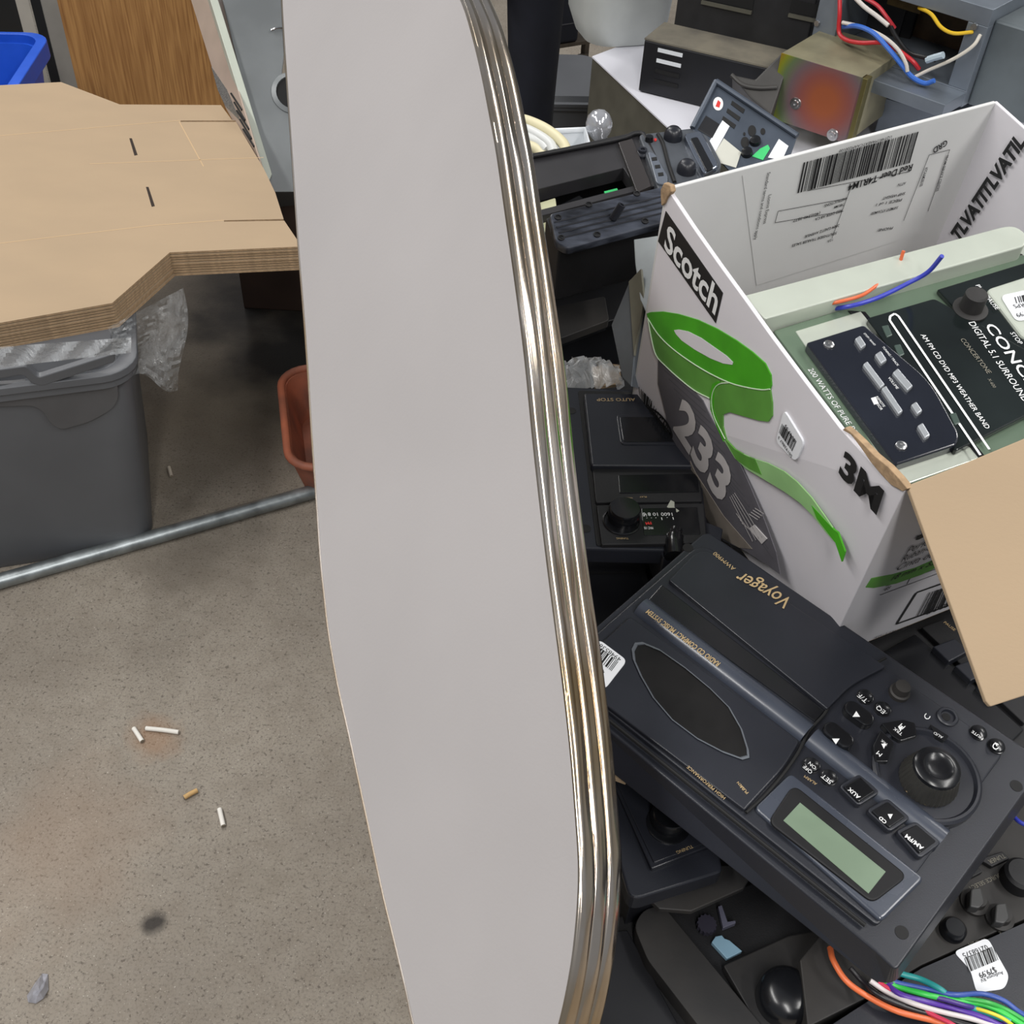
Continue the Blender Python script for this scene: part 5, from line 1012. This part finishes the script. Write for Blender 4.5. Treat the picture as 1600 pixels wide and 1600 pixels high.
obj('rim', MB().loft([rrect(bcn, .42, .40, .06, hb-.05, .1), rrect(bcn, .46, .44, .07, hb-.045, .1), rrect(bcn, .46, .44, .07, hb, .1), rrect(bcn, .41, .39, .06, hb+.004, .1), rrect(bcn, .41, .39, .06, hb-.05, .1)], cap=False), BLU, bb_, .002, smooth=True)
# appliance: louvred cream panel with grey housing, leaning
AP = Pl(P(400, 150, 2.45), (.25, -.60, .55))
apl = thing('heater_unit', 'cream louvred panel with grey cast housing, between oak panel and grey table top', 'appliance', AP.at(400, 200, -.1))
slabo('grey_housing', AP, rnd([(333, -60), (440, -60), (440, 10), (444, 90), (440, 118), (450, 150), (470, 175), (480, 300), (425, 300), (416, 282)], [2, 2, 20, 10, 10, 10, 10, 2, 2, 2]), -.20, 0, mat('grey_cast_housing', (116, 120, 122), .35, .1, var=.14, scale=6), apl, .012, seg=4)
obj('port_rim', MB().lathe(AP.at(456, 146), AP.n, [(.046, 0), (.046, .004), (.036, .008), (.034, .001), (.0001, .001)], 28), MT['grey_cast_housing'], apl, smooth=True)
obj('air_port', MB().lathe(AP.at(456, 146), AP.n, [(.034, .001), (.034, .003), (.0001, .003)], 28), DRK, apl)
EP = AP.up(.02)
slabo('panel_edge', EP, [(322, -20), (334, -20), (344, 10), (425, 272), (420, 284), (414, 276)], -.03, .006, mat('pale_green_enamel', (190, 196, 184), .35, var=.03), apl, .001)
FPn = Pl(EP.at(370, 120, 0), (-.75, -.45, .35))
slabo('cream_panel', FPn, [(292, -20), (320, -20), (332, 12), (412, 272), (402, 262), (382, 222), (352, 168), (335, 118)], -.004, 0, mat('cream_enamel', (170, 152, 138), .4, var=.05), apl, .001)
for a_, b_ in (((361, 146), (378, 172)), ((366, 160), (383, 188)), ((370, 173), (389, 202)), ((375, 187), (393, 217)), ((380, 202), (397, 229))):
    obj('louvre', MB().tube([FPn.at(*a_, .001), FPn.at(*b_, .001)], .0022, 8, 1), DRK, apl)
mesh_m = mat('perforated_grey', (120, 118, 114), .5, .3, var=.6, scale=420)
slabo('grille', FPn, [(330, 104), (354, 140), (376, 190), (352, 166), (340, 140)], 0, .001, mesh_m, apl, 0)
obj('clamp_wire', MB().tube([AP.at(424, 47, .01), AP.at(432, 44, .014), AP.at(446, 44, .01)], .0025, 6), STEEL, apl)
brn = thing('wooden_crate', 'dark brown crate standing under the heater unit', 'crate', V((Z(470, 300, .3).x, Z(470, 300, .3).y, 0)))
c1 = Z(480, 262, .40); c1.z = 0; DW = mat('dark_brown_wood', (50, 34, 26), .7, var=.2, scale=8)
obj('body', MB().box(c1+V((-.20, 0, 0)), V((.40, 0, 0)), V((0, .30, 0)), V((0, 0, .36))), DW, brn, .003)
obj('top_board', MB().box(c1+V((-.21, -.01, .36)), V((.42, 0, 0)), V((0, .32, 0)), V((0, 0, .02))), DW, brn, .002)
# ================================================================ WALLS of the workshop (outside the frame)
WM = mat('painted_block_wall', (170, 170, 166), .8, var=.05)
for nm, c in (('wall_back', ((-6, 8.9, 0), (12, 0, 0), (0, .1, 0), (0, 0, 3.6))), ('wall_left', ((-6, -2, 0), (.1, 0, 0), (0, 11, 0), (0, 0, 3.6))), ('wall_right', ((5.9, -2, 0), (.1, 0, 0), (0, 11, 0), (0, 0, 3.6)))):
    struct(obj(nm, MB().box(V(c[0]), V(c[1]), V(c[2]), V(c[3])), WM))
